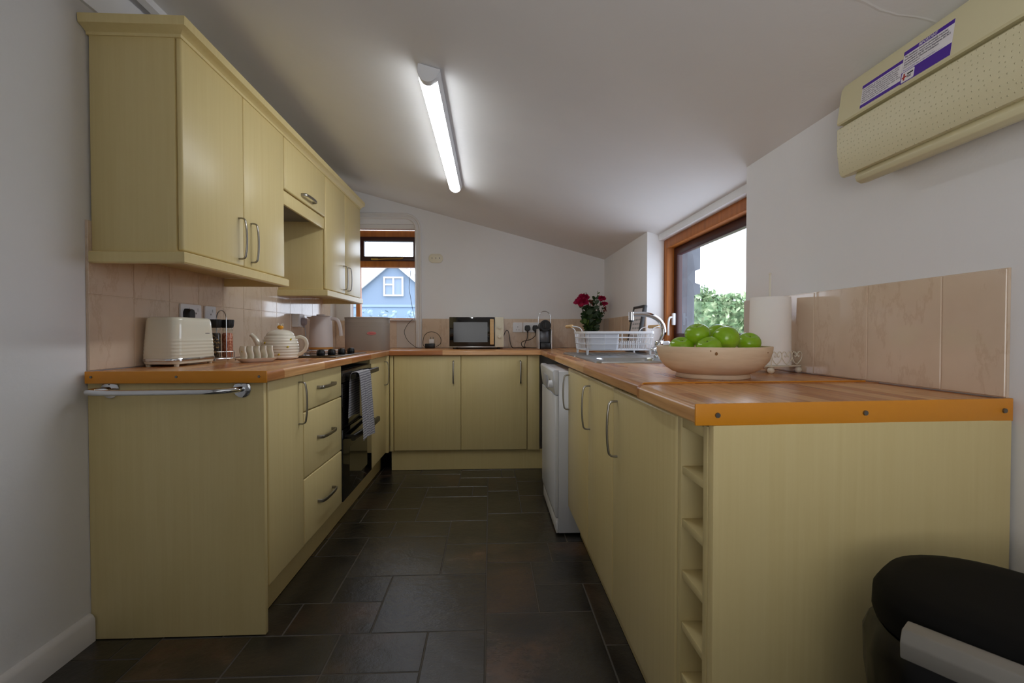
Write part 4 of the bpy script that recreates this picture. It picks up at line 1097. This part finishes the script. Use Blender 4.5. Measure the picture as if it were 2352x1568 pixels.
bm_.rings([rrw(SX0, SX1, SY0, 2.52, .03, ZW+.0006), rrw(SX0+.001, SX1-.001, SY0+.001, 2.519, .03, ZW+.006), rrw(SX0+.008, SX1-.008, SY0+.008, 2.512, .026, ZW+.0085), rrw(SX0+.02, SX1-.02, SY0+.02, 2.50, .02, ZW+.004),
    rrw(.524, .816, 2.049, 2.374, .05, ZW+.0035), rrw(.527, .813, 2.052, 2.371, .05, ZW-.004), rrw(.535, .805, 2.060, 2.363, .05, ZW-.14), rrw(.56, .78, 2.085, 2.338, .04, ZW-.152)], cap0=False)
obj('basin', bm_, M['steel'], t, True, angle=30)
dr = MB(); dr.rings([rrw(SX0, SX1, 2.521, SY1, .03, ZW+.0006), rrw(SX0+.001, SX1-.001, 2.522, SY1-.001, .03, ZW+.006), rrw(SX0+.008, SX1-.008, 2.529, SY1-.008, .026, ZW+.0085), rrw(SX0+.02, SX1-.02, 2.54, SY1-.02, .02, ZW+.004)])
for k in range(7): dr.box(.52+.05*k, .535+.05*k, 2.56, 2.93, ZW+.0035, ZW+.0055, .0008)
obj('drainer', dr, M['steel'], t, True, angle=30)
obj('drain_hole', MB().lathe([(.03, ZW-.1515), (.03, ZW-.1500), (.024, ZW-.1500), (.022, ZW-.1512)], (.67, 2.212, 0), 24), M['chrome'], t, True)
t = thing('kitchen_tap', 'chrome swan-neck mixer tap behind the fruit bowl', 'tap', (.868, 2.40, ZW+.0045))
obj('base', MB().lathe([(.026, 0), (.026, .006), (.021, .012), (.019, .05), (.023, .056), (.023, .078), (.017, .086)], seg=28), M['chrome'], t)
obj('spout', MB().tube(smooth_path([(.002, 0, .070), (.014, 0, .095), (.024, 0, .125), (.020, 0, .160), (-.002, 0, .192), (-.042, 0, .214), (-.090, 0, .222), (-.145, 0, .220)], 6), .0125, 16).cyl((-.145, 0, .232), (-.145, 0, .190), .0135, .0135, 20), M['chrome'], t)
obj('nozzle', MB().cyl((-.145, 0, .1895), (-.145, 0, .181), .0115, .011, 18), M['black'], t)
obj('lever', MB().cyl((.018, -.004, .066), (.040, -.010, .070), .016, .014, 20).ball((.042, -.010, .070), .0145, 16, 10), M['white'], t)
obj('lever', MB().cyl((-.016, -.004, .048), (-.034, -.012, .040), .013, .011, 18).ball((-.036, -.013, .039), .012, 14, 10), M['chrome'], t)
# drying rack
DX0, DX1, DY0, DY1 = .522, .922, 2.615, 2.945
t = thing('dish_rack', 'white wire dish rack with wooden grips standing on the drainer', 'dish rack', (.722, 2.78, ZW+.006))
zb, zt = .938, 1.043
wr = MB(); r_ = .0017
def loop(x0, x1, y0, y1, z, r=.0022): wr.tube(rrw(x0, x1, y0, y1, .02, z, 4), r, 6, closed=True)
loop(DX0+.012, DX1-.012, DY0+.012, DY1-.012, zb, .0025); loop(DX0+.008, DX1-.008, DY0+.008, DY1-.008, .972); loop(DX0+.004, DX1-.004, DY0+.004, DY1-.004, 1.008)
obj('wire_band', wr, M['white'], t, True)
rm = MB(); rm.sweep(rrw(DX0, DX1, DY0, DY1, .022, zt-.006, 4), rrect(.0035, .014, .0015, 1), (0, 0, 1), closed=True); obj('top_rim', rm, M['white'], t, True)
def wire(p0, p1, r): obj('wire_upright', MB().tube([p0, p1], r, 6), M['white'], t, True)
for x in (.545, .64, .735, .83, .90):
    for y, yb in ((DY0, DY0+.012), (DY1, DY1-.012)): wire((x, yb, zb), (x, y+.001*(1 if y == DY0 else -1), zt-.004), r_)
for k in range(12): wire((DX0+.013, 2.64+.025*k, zb), (DX0+.001, 2.64+.025*k, zt-.004), r_)
for k in range(15): wire((DX1-.013, 2.632+.0206*k, zb), (DX1-.001, 2.632+.0206*k, zt-.004), .0022)
fl_ = MB()
for k in range(15): fl_.tube([(DX0+.012, 2.64+.02*k, zb), (DX1-.012, 2.64+.02*k, zb)], r_, 6)
obj('wire_floor', fl_, M['white'], t, True)
pl = MB()
for k in range(13):
    x = .755+.012*k; pl.tube(smooth_path([(x, 2.80, zb), (x, 2.80, .978), (x, 2.815, .988), (x, 2.83, .978), (x, 2.83, zb)], 3), r_, 6)
obj('plate_prongs', pl, M['white'], t, True)
for x, s_ in ((DX0, -1), (DX1, 1)):
    h_ = MB()
    for y in (2.67, 2.89):
        h_.tube(smooth_path([(x, y, zt-.01), (x+s_*.004, y, zt+.010), (x+s_*.022, y, zt+.024), (x+s_*.055, y, zt+.030)], 5), .0027, 8)
    h_.tube([(x+s_*.055, 2.672, zt+.030), (x+s_*.055, 2.888, zt+.030)], .0027, 8)
    hh = obj('handle', h_, M['white'], t, True)
    obj('wooden_grip', MB().cyl((x+s_*.055, 2.690, zt+.030), (x+s_*.055, 2.870, zt+.030), .0105, .0105, 16), M['grip'], hh, True)
for x in (DX0+.022, DX1-.022):
    for y in (DY0+.016, DY1-.016): obj('foot', MB().cyl((x, y, ZW+.0064), (x, y, zb+.002), .0055, .0085, 12), M['white'], t, True)
tb_ = MB(); tb_.rings([rrw(.560, .722, 2.642, 2.752, .016, .9415), rrw(.552, .730, 2.634, 2.760, .018, 1.030), rrw(.546, .736, 2.630, 2.764, .02, 1.032), rrw(.546, .736, 2.630, 2.764, .02, 1.040), rrw(.556, .726, 2.638, 2.756, .016, 1.040), rrw(.563, .719, 2.646, 2.748, .014, .946)])
o = obj('cutlery_tub', tb_, M['enamel'], angle=35); tag(o, 'white plastic tub standing inside the wire dish rack', 'tub')
# letter frame leaning on the wall
t = thing('picture_frame', 'black-framed print leaning on the wall behind the dish rack', 'picture frame', (.95, 3.105, ZW))
F_ = Matrix.Translation((.940, 3.112, ZW+.0015)) @ Matrix.Rotation(math.radians(10.5), 4, 'Y') @ Matrix.Rotation(math.radians(-1), 4, 'Z')
a_ = rect_frame(MB(), -.118, .118, 0, .312, -.012, .012, .016, 'x', .002); a_.move(F_); obj('frame', a_, M['black'], t, True)
a_ = MB().box(-.006, .006, -.103, .103, .015, .297); a_.move(F_); obj('print', a_, M['label'], t, True)
a_ = MB(); rr_ = random.Random(4)
for k in range(8):
    y = -.085
    while y < .07:
        w = rr_.uniform(.015, .05); a_.box(-.0068, -.006, y, min(y+w, .088), .045+.028*k, .056+.028*k); y += w+.012
a_.move(F_); obj('print_lines', a_, M['print'], t, True)
# flowers in a vase
VX, VY = .835, 3.90
t = thing('vase', 'green glass vase of flowers in the far corner', 'vase', (VX, VY, ZW))
obj('glass', MB().lathe([(.040, .0005), (.043, .004), (.040, .05), (.041, .10), (.047, .155), (.0455, .155), (.0385, .10), (.0375, .05), (.039, .01)], seg=32), M['vase'], t, angle=60)
obj('water', MB().lathe([(.0370, .0105), (.0355, .05), (.0360, .095)], seg=28), mat('dark_green_water', (34, 48, 20), .15), t)
def leaf_mb(mb, base, tip, w, curl=.15):
    b, p = Vector(base), Vector(tip); ax = p-b; L_ = ax.length; ax.normalize(); sd = ax.cross(Vector((.2, -1, .3))).normalized(); nn = sd.cross(ax); n = 6; rows = []
    for i in range(n+1):
        q = i/n; hw = w*math.sin(PI*min(1, q*.96+.03))**.8; c = b+ax*L_*q-nn*curl*L_*q*q*.5
        rows.append([mb.bm.verts.new(c-sd*hw+nn*.15*hw), mb.bm.verts.new(c), mb.bm.verts.new(c+sd*hw+nn*.15*hw)])
    for i in range(n):
        for k in range(2): mb.bm.faces.new((rows[i][k], rows[i][k+1], rows[i+1][k+1], rows[i+1][k]))
def bloom(mb, c, R_, rr, petals=26):
    c = Vector(c)
    for k in range(petals):
        q = k/petals; ph = k*2.4; el = .15+1.25*q; s = R_*(.55+.45*(1-q))
        d_ = Vector((math.cos(ph)*math.cos(el), math.sin(ph)*math.cos(el), math.sin(el)))
        d_ = (d_+Vector((0, -.35, 0))).normalized(); u = d_.orthogonal().normalized(); v = d_.cross(u); ctr = c+d_*R_*(.55 if q < .6 else .4)
        w = [ctr-d_*s*.5, ctr+u*s*.55+d_*.1*s, ctr+d_*s*.62+u*.3*s, ctr+d_*s*.55-u*.3*s, ctr-u*s*.55+d_*.1*s]
        vs = [mb.bm.verts.new(p+v*rr.uniform(-.1, .1)*s) for p in w]; mb.bm.faces.new(vs)
    mb.ball(c, R_*.5, 10, 8)
def flower(label, head, R_, m, foot, kind='rose', leaf=True, nm='flower', seed=1):
    rr = random.Random(seed); h = Vector(head); f = Vector((VX+foot[0], VY+foot[1], ZW+.098))
    mid = Vector((VX+foot[0]*1.3+(h.x-VX)*.12, VY+foot[1]*1.3, ZW+.16))
    t = thing(nm, label, 'flower', tuple(f), group=None)
    pts = smooth_path([f, mid, mid.lerp(h, .55)+Vector((0, -.004, .008)), h], 6)
    obj('stem', MB().tube(pts, .0022, 6), M['stem'], t, True)
    b = MB()
    if kind == 'rose': bloom(b, h, R_, rr); obj('bloom', b, m, t, True, angle=80)
    else:
        for k in range(14):
            q = k/13; p = h+Vector((rr.gauss(0, R_*.45), rr.gauss(0, R_*.45), rr.uniform(-.9, .9)*R_)); b.ball(p, R_*rr.uniform(.18, .32), 7, 5)
        obj('bloom', b, m, t, True)
    if leaf:
        lf = MB()
        for k in range(7):
            q = .28+.09*k; p = pts[min(int(q*len(pts)), len(pts)-1)]; a = rr.uniform(0, 2*PI); ln = rr.uniform(.035, .06)
            leaf_mb(lf, p, p+Vector((math.cos(a)*ln, math.sin(a)*ln*.8, rr.uniform(.0, .03))), rr.uniform(.010, .016))
        obj('leaves', lf, M['leaf'], t, True, angle=80)
    return t
g_ = None
flower('large magenta bloom, lower of the pair by the coffee machine side', (.745, 3.865, 1.278), .056, M['petal'], (-.012, -.010), seed=2)
flower('magenta bloom topping the pair on the coffee machine side', (.772, 3.90, 1.322), .046, M['petal'], (-.016, .004), seed=3)
flower('magenta bloom highest on the frame side of the vase', (.918, 3.89, 1.315), .036, M['petal'], (.016, -.004), seed=4)
flower('small magenta bloom just below the one on the frame side', (.940, 3.87, 1.272), .028, M['petal'], (.014, .010), seed=5)
flower('dull red seed head in the middle of the bouquet', (.832, 3.90, 1.285), .030, M['petal2'], (.0, .010), 'head', seed=6)
flower('drooping dark red seed head at the frame side edge', (.952, 3.88, 1.235), .022, M['petal2'], (.018, .014), 'head', seed=7)
flower('brownish seed head rising above the magenta pair', (.795, 3.93, 1.352), .020, mat('brown_seed', (84, 52, 52), .7), (-.006, .016), 'head', seed=8)
def sprig(label, tip, foot, m, n, ln, w, seed):
    rr = random.Random(seed); f = Vector((VX+foot[0], VY+foot[1], ZW+.098)); h = Vector(tip)
    t = thing('leaf_sprig', label, 'foliage', tuple(f)); mid = Vector((VX+foot[0]*1.5, VY+foot[1]*1.4, ZW+.165))
    pts = smooth_path([f, mid, mid.lerp(h, .55), h], 6); obj('stem', MB().tube(pts, .0018, 6), M['stem'], t, True)
    lf = MB()
    for k in range(n):
        q = .30+.68*k/(n-1); p = pts[min(int(q*(len(pts)-1)), len(pts)-1)]; a = rr.uniform(0, 2*PI)
        l2 = ln*rr.uniform(.7, 1.2); leaf_mb(lf, p, p+Vector((math.cos(a)*l2, math.sin(a)*l2*.7, rr.uniform(.1, .7)*l2)), w*rr.uniform(.7, 1.2))
    obj('leaves', lf, m, t, True, angle=80)
sprig('tall thin green spike standing highest over the bouquet', (.893, 3.90, 1.385), (.008, .0), M['leaf2'], 14, .022, .005, 1)
sprig('dark upright leafy sprig in the middle of the bouquet', (.868, 3.89, 1.335), (.004, -.012), M['leaf'], 22, .05, .015, 2)
sprig('dark leafy sprig under the magenta pair', (.785, 3.87, 1.215), (-.014, -.012), M['leaf'], 24, .055, .018, 3)
sprig('broad fresh green leaves hanging low over the rack handle side', (.760, 3.86, 1.13), (-.020, -.006), M['leaf2'], 7, .05, .022, 4)
sprig('dark leafy sprig low on the frame side of the vase', (.890, 3.87, 1.19), (.014, -.012), M['leaf'], 22, .05, .015, 5)
sprig('dark leafy sprig at the back of the bouquet', (.840, 3.95, 1.26), (-.002, .018), M['leaf'], 24, .06, .018, 6)
sprig('green leafy sprig poking out beside the magenta pair', (.742, 3.92, 1.325), (-.022, .010), M['leaf2'], 12, .032, .010, 7)

# ------------------------------------------------------------------ fruit bowl and paper towel
BX, BY = .652, 1.362
t = thing('fruit_bowl', 'broad pale wooden bowl full of green apples', 'bowl', (BX, BY, ZW))
obj('basin', MB().lathe([(.098, .0125), (.112, .017), (.132, .030), (.148, .050), (.1565, .075), (.1580, .088), (.1575, .0905), (.151, .0905), (.1495, .087), (.146, .070), (.136, .050), (.118, .036), (.08, .029), (.0001, .028)], seg=64, cap1=False), M['bowl'], t, angle=50)
obj('foot_ring', MB().lathe([(.101, .0005), (.102, .003), (.100, .0125), (.090, .0125)], seg=56), M['bowl'], t)
for a, z, w in ((-112, .074, .010), (-117, .081, .005), (-55, .076, .004)):
    A = math.radians(a); r = .1572 if z > .07 else .15
    k_ = MB(); k_.ball((r*math.cos(A), r*math.sin(A), z), w*.5, 10, 6, sx=.8, sy=.25, sz=.9); obj('knot', k_, mat('dark_knot', (140, 100, 58), .6), t)
def apple():
    t = thing('apple', 'x', 'apple')
    pr = []
    for k in range(19):
        a = PI*k/18; r = math.sin(a); z = -math.cos(a)
        rr_ = .0355*r*(1+.10*math.cos(a)*-1); zz_ = .0325*z
        if z > 0: zz_ -= .010*math.exp(-(r/.28)**2)
        else: zz_ += .005*math.exp(-(r/.25)**2)
        pr.append((max(rr_, 1e-5), zz_))
    obj('flesh', MB().lathe(pr, seg=28, cap0=False, cap1=False), M['apple'], t, angle=80)
    obj('stalk', MB().tube(smooth_path([(0, 0, .0195), (.0005, 0, .0225), (.0015, .0005, .0255)], 3), .0012, 6), mat('apple_stalk', (90, 70, 40), .7), t)
    return t
apples = [((.6070, 1.362, 1.0285), 'tallest green apple on top of the heap, at its tap side', 1.0, (.25, -.2)),
    ((.7010, 1.425, 1.0255), 'mottled green apple on top at the back of the heap', 1.03, (.1, .35)),
    ((.6670, 1.312, 1.0165), 'largest green apple at the front of the heap, dimple showing', 1.02, (.75, .0)),
    ((.7680, 1.375, 1.0030), 'green apple resting at the paper towel side of the bowl', .95, (-.3, .4)),
    ((.5640, 1.372, .9890), 'half-hidden green apple at the tap side of the bowl', 1.0, (.3, .3)),
    ((.6130, 1.300, .9900), 'half-hidden green apple behind the bowl rim at the front', .98, (.2, -.5))]
ap0 = apple()
for k, (p, lb, s_, tl) in enumerate(apples):
    a = ap0 if k == 0 else dup(ap0, p)
    a.location = p; a['label'] = lb; a['group'] = 'apples in the wooden bowl'; a.scale = (s_, s_, s_); a.rotation_euler = (tl[0], tl[1], k*1.3)
HX, HY, HR = .921, 1.522, math.radians(17)
t = thing('paper_towel_holder', 'ivory scrollwork wire holder carrying the paper towel roll', 'paper towel holder', (HX, HY, ZW), HR)
s2_ = .062
obj('tray', MB().prism(rrect(.134, .134, .010, 3), .0215, .0255, 'z', .001, 1), M['ivorywire'], t)
obj('rod', MB().cyl((0, 0, .0255), (0, 0, .322), .0032, .0032, 12).ball((0, 0, .323), .0045, 12, 8), M['ivorywire'], t)
for a in (-1, 1):
    for b in (-1, 1): obj('foot', MB().ball((a*.058, b*.058, .0108), .0106, 16, 10), M['ivorywire'], t)
def heart(mb, Mx):
    for s_ in (-1, 1):
        pts = [(s_*x, z) for x, z in ((.0, .003), (.012, .012), (.020, .024), (.021, .036), (.013, .044), (.004, .039), (.003, .030), (.008, .027), (.010, .032))]
        mb.tube([Mx @ Vector((x, 0, z)) for x, z in smooth_path([(x, 0, z) for x, z in pts], 4) and [(p.x, p.z) for p in smooth_path([(x, 0, z) for x, z in pts], 4)]], .0012, 6)
for k in range(4):
    g_ = MB(); Rz = Matrix.Rotation(PI/2*k, 4, 'Z')
    for x in (-.0425, 0, .0425): heart(g_, Rz @ Matrix.Translation((x, -.066, .0255)))
    g_.tube([Rz @ Vector((-.066, -.066, .0245)), Rz @ Vector((-.066, -.066, .072))], .0016, 6)
    obj('scroll_rail', g_, M['ivorywire'], t)
t = thing('paper_towel_roll', 'white roll of paper towel beside the fruit bowl', 'paper towel', (HX, HY, ZW+.0262), .4)
sp_ = []
for z, s_ in ((0, 1.02), (.06, 1.005), (.15, .985), (.219, .965)):
    ring = [((.0605*s_+.0025*q/40)*math.cos(2*PI*q/40), (.0605*s_+.0025*q/40)*math.sin(2*PI*q/40), z) for q in range(40)]; sp_.append(ring)
inner = [[(.019*math.cos(2*PI*q/40), .019*math.sin(2*PI*q/40), z) for q in range(40)] for z in (.219, 0)]
obj('sheets', MB().rings(sp_+inner, closed=True), M['towelpaper'], t, angle=50)
obj('cardboard_core', MB().rings([[(r*math.cos(2*PI*q/32), r*math.sin(2*PI*q/32), z) for q in range(32)] for r, z in ((.0188, 0), (.0188, .218), (.0172, .218), (.0172, 0))], closed=True), mat('brown_card', (170, 140, 104), .8), t)

# ------------------------------------------------------------------ tea towel over the oven handle
def tea_towel():
    mb = MB(); nu, nv = 26, 60
    path = smooth_path([(-.742, 0, .585), (-.741, 0, .68), (-.739, 0, .76), (-.7365, 0, .808), (-.730, 0, .8225), (-.719, 0, .826), (-.707, 0, .823), (-.700, 0, .808), (-.695, 0, .74), (-.688, 0, .62), (-.681, 0, .52), (-.677, 0, .462)], 6)
    n = len(path); G = []
    for j, p in enumerate(path):
        q = j/(n-1); front = q > .5; row = []
        hang = abs(q-.47)*1.6
        for i in range(nu+1):
            u = i/nu
            y = (2.545+.235*u) if front else (2.545+.155*u+.05*(1-q*2)*(-.6+u))
            fold = .0055*math.sin(u*7.5+.8)*min(1, hang*2.2)+.003*math.sin(u*17+q*3)*min(1, hang*2)
            row.append(Vector((p.x+(abs(fold) if front else -.2*abs(fold)), y+.012*hang*math.sin(q*4+u), p.z+(.006*math.sin(u*5) if j in (0, n-1) else 0))))
        G.append(row)
    th_ = .0022
    top = [[mb.bm.verts.new(v) for v in r] for r in G]; bot = []
    for j in range(n):
        r = []
        for i in range(nu+1):
            a = G[min(j+1, n-1)][i]-G[max(j-1, 0)][i]; b = G[j][min(i+1, nu)]-G[j][max(i-1, 0)]; nn = a.cross(b).normalized()
            r.append(mb.bm.verts.new(G[j][i]+nn*th_))
        bot.append(r)
    f = mb.bm.faces.new
    for j in range(n-1):
        for i in range(nu):
            f((top[j][i], top[j][i+1], top[j+1][i+1], top[j+1][i])); f((bot[j][i], bot[j+1][i], bot[j+1][i+1], bot[j][i+1]))
    for j in range(n-1):
        f((top[j][0], top[j+1][0], bot[j+1][0], bot[j][0])); f((top[j][nu], bot[j][nu], bot[j+1][nu], top[j+1][nu]))
    for i in range(nu):
        f((top[0][i], bot[0][i], bot[0][i+1], top[0][i+1])); f((top[-1][i], top[-1][i+1], bot[-1][i+1], bot[-1][i]))
    bmesh.ops.recalc_face_normals(mb.bm, faces=mb.bm.faces)
    o = obj('tea_towel', mb, M['towel'], angle=60); tag(o, 'grey and white checked tea towel hung over the oven handle', 'tea towel')
tea_towel()

# ------------------------------------------------------------------ kitchen bin in the near corner
t = thing('kitchen_bin', 'black lidded bin standing before the broad end panel', 'bin', (.746, .568, 0), math.radians(-56.5))
bw, bd_ = .40, .285
def ring_b(w, d_, r, z, tilt=0): return [(a, b, z) for a, b in rrect(w, d_, r, 10)]
obj('body', MB().rings([ring_b(bw*.84, bd_*.84, .09, .002), ring_b(bw*.86, bd_*.86, .10, .02), ring_b(bw*.97, bd_*.97, .115, .57), ring_b(bw*.97, bd_*.97, .115, .604)]), mat('black_bin_body', (8, 8, 8), .5, spec=.25), t)
rim = obj('lid', MB().rings([ring_b(bw, bd_, .125, .610, 1), ring_b(bw+.006, bd_+.006, .128, .618, 1), ring_b(bw+.004, bd_+.004, .127, .646, 1), ring_b(bw-.012, bd_-.012, .12, .660, 1), ring_b(bw-.06, bd_-.06, .10, .667, 1), ring_b(bw-.16, bd_-.14, .06, .669, 1)]), mat('matt_black_lid', (9, 9, 8), .75, spec=.15), t, angle=50)
bg_ = MB(); rs = []; rr_ = random.Random(9); base = rrect(bw*1.0, bd_*1.0, .12, 10); nb = len(base)
for k, (s_, z) in enumerate(((.985, .606), (1.02, .598), (1.055, .570), (1.045, .51), (1.0, .44), (.975, .40))):
    rs.append([(a*(s_+.018*math.sin(i*1.9+k*.7)*(1 if 0 < k < 5 else .3)), b*(s_+.022*math.sin(i*2.3+k)*(1 if 0 < k < 5 else .3)), z+.008*math.sin(i*1.3+k)*(k > 1)) for i, (a, b) in enumerate(base)])
bg_.rings(rs, False, False); o = obj('bin_liner', bg_, mat('black_bin_bag', (9, 9, 9), .35, spec=.3), t, angle=80)
hb = MB(); hb.prism([(-.014, -.020), (.018, -.020), (.026, -.004), (.016, .018), (-.008, .016), (-.016, .002)], -.13, .10, 'x', .002)
hb.move(Matrix.Translation((0, -bd_/2-.022, .636))); o = obj('lid_handle', hb, mat('grey_bin_handle', (132, 128, 121), .4), t); o['label'] = 'grey bar handle'
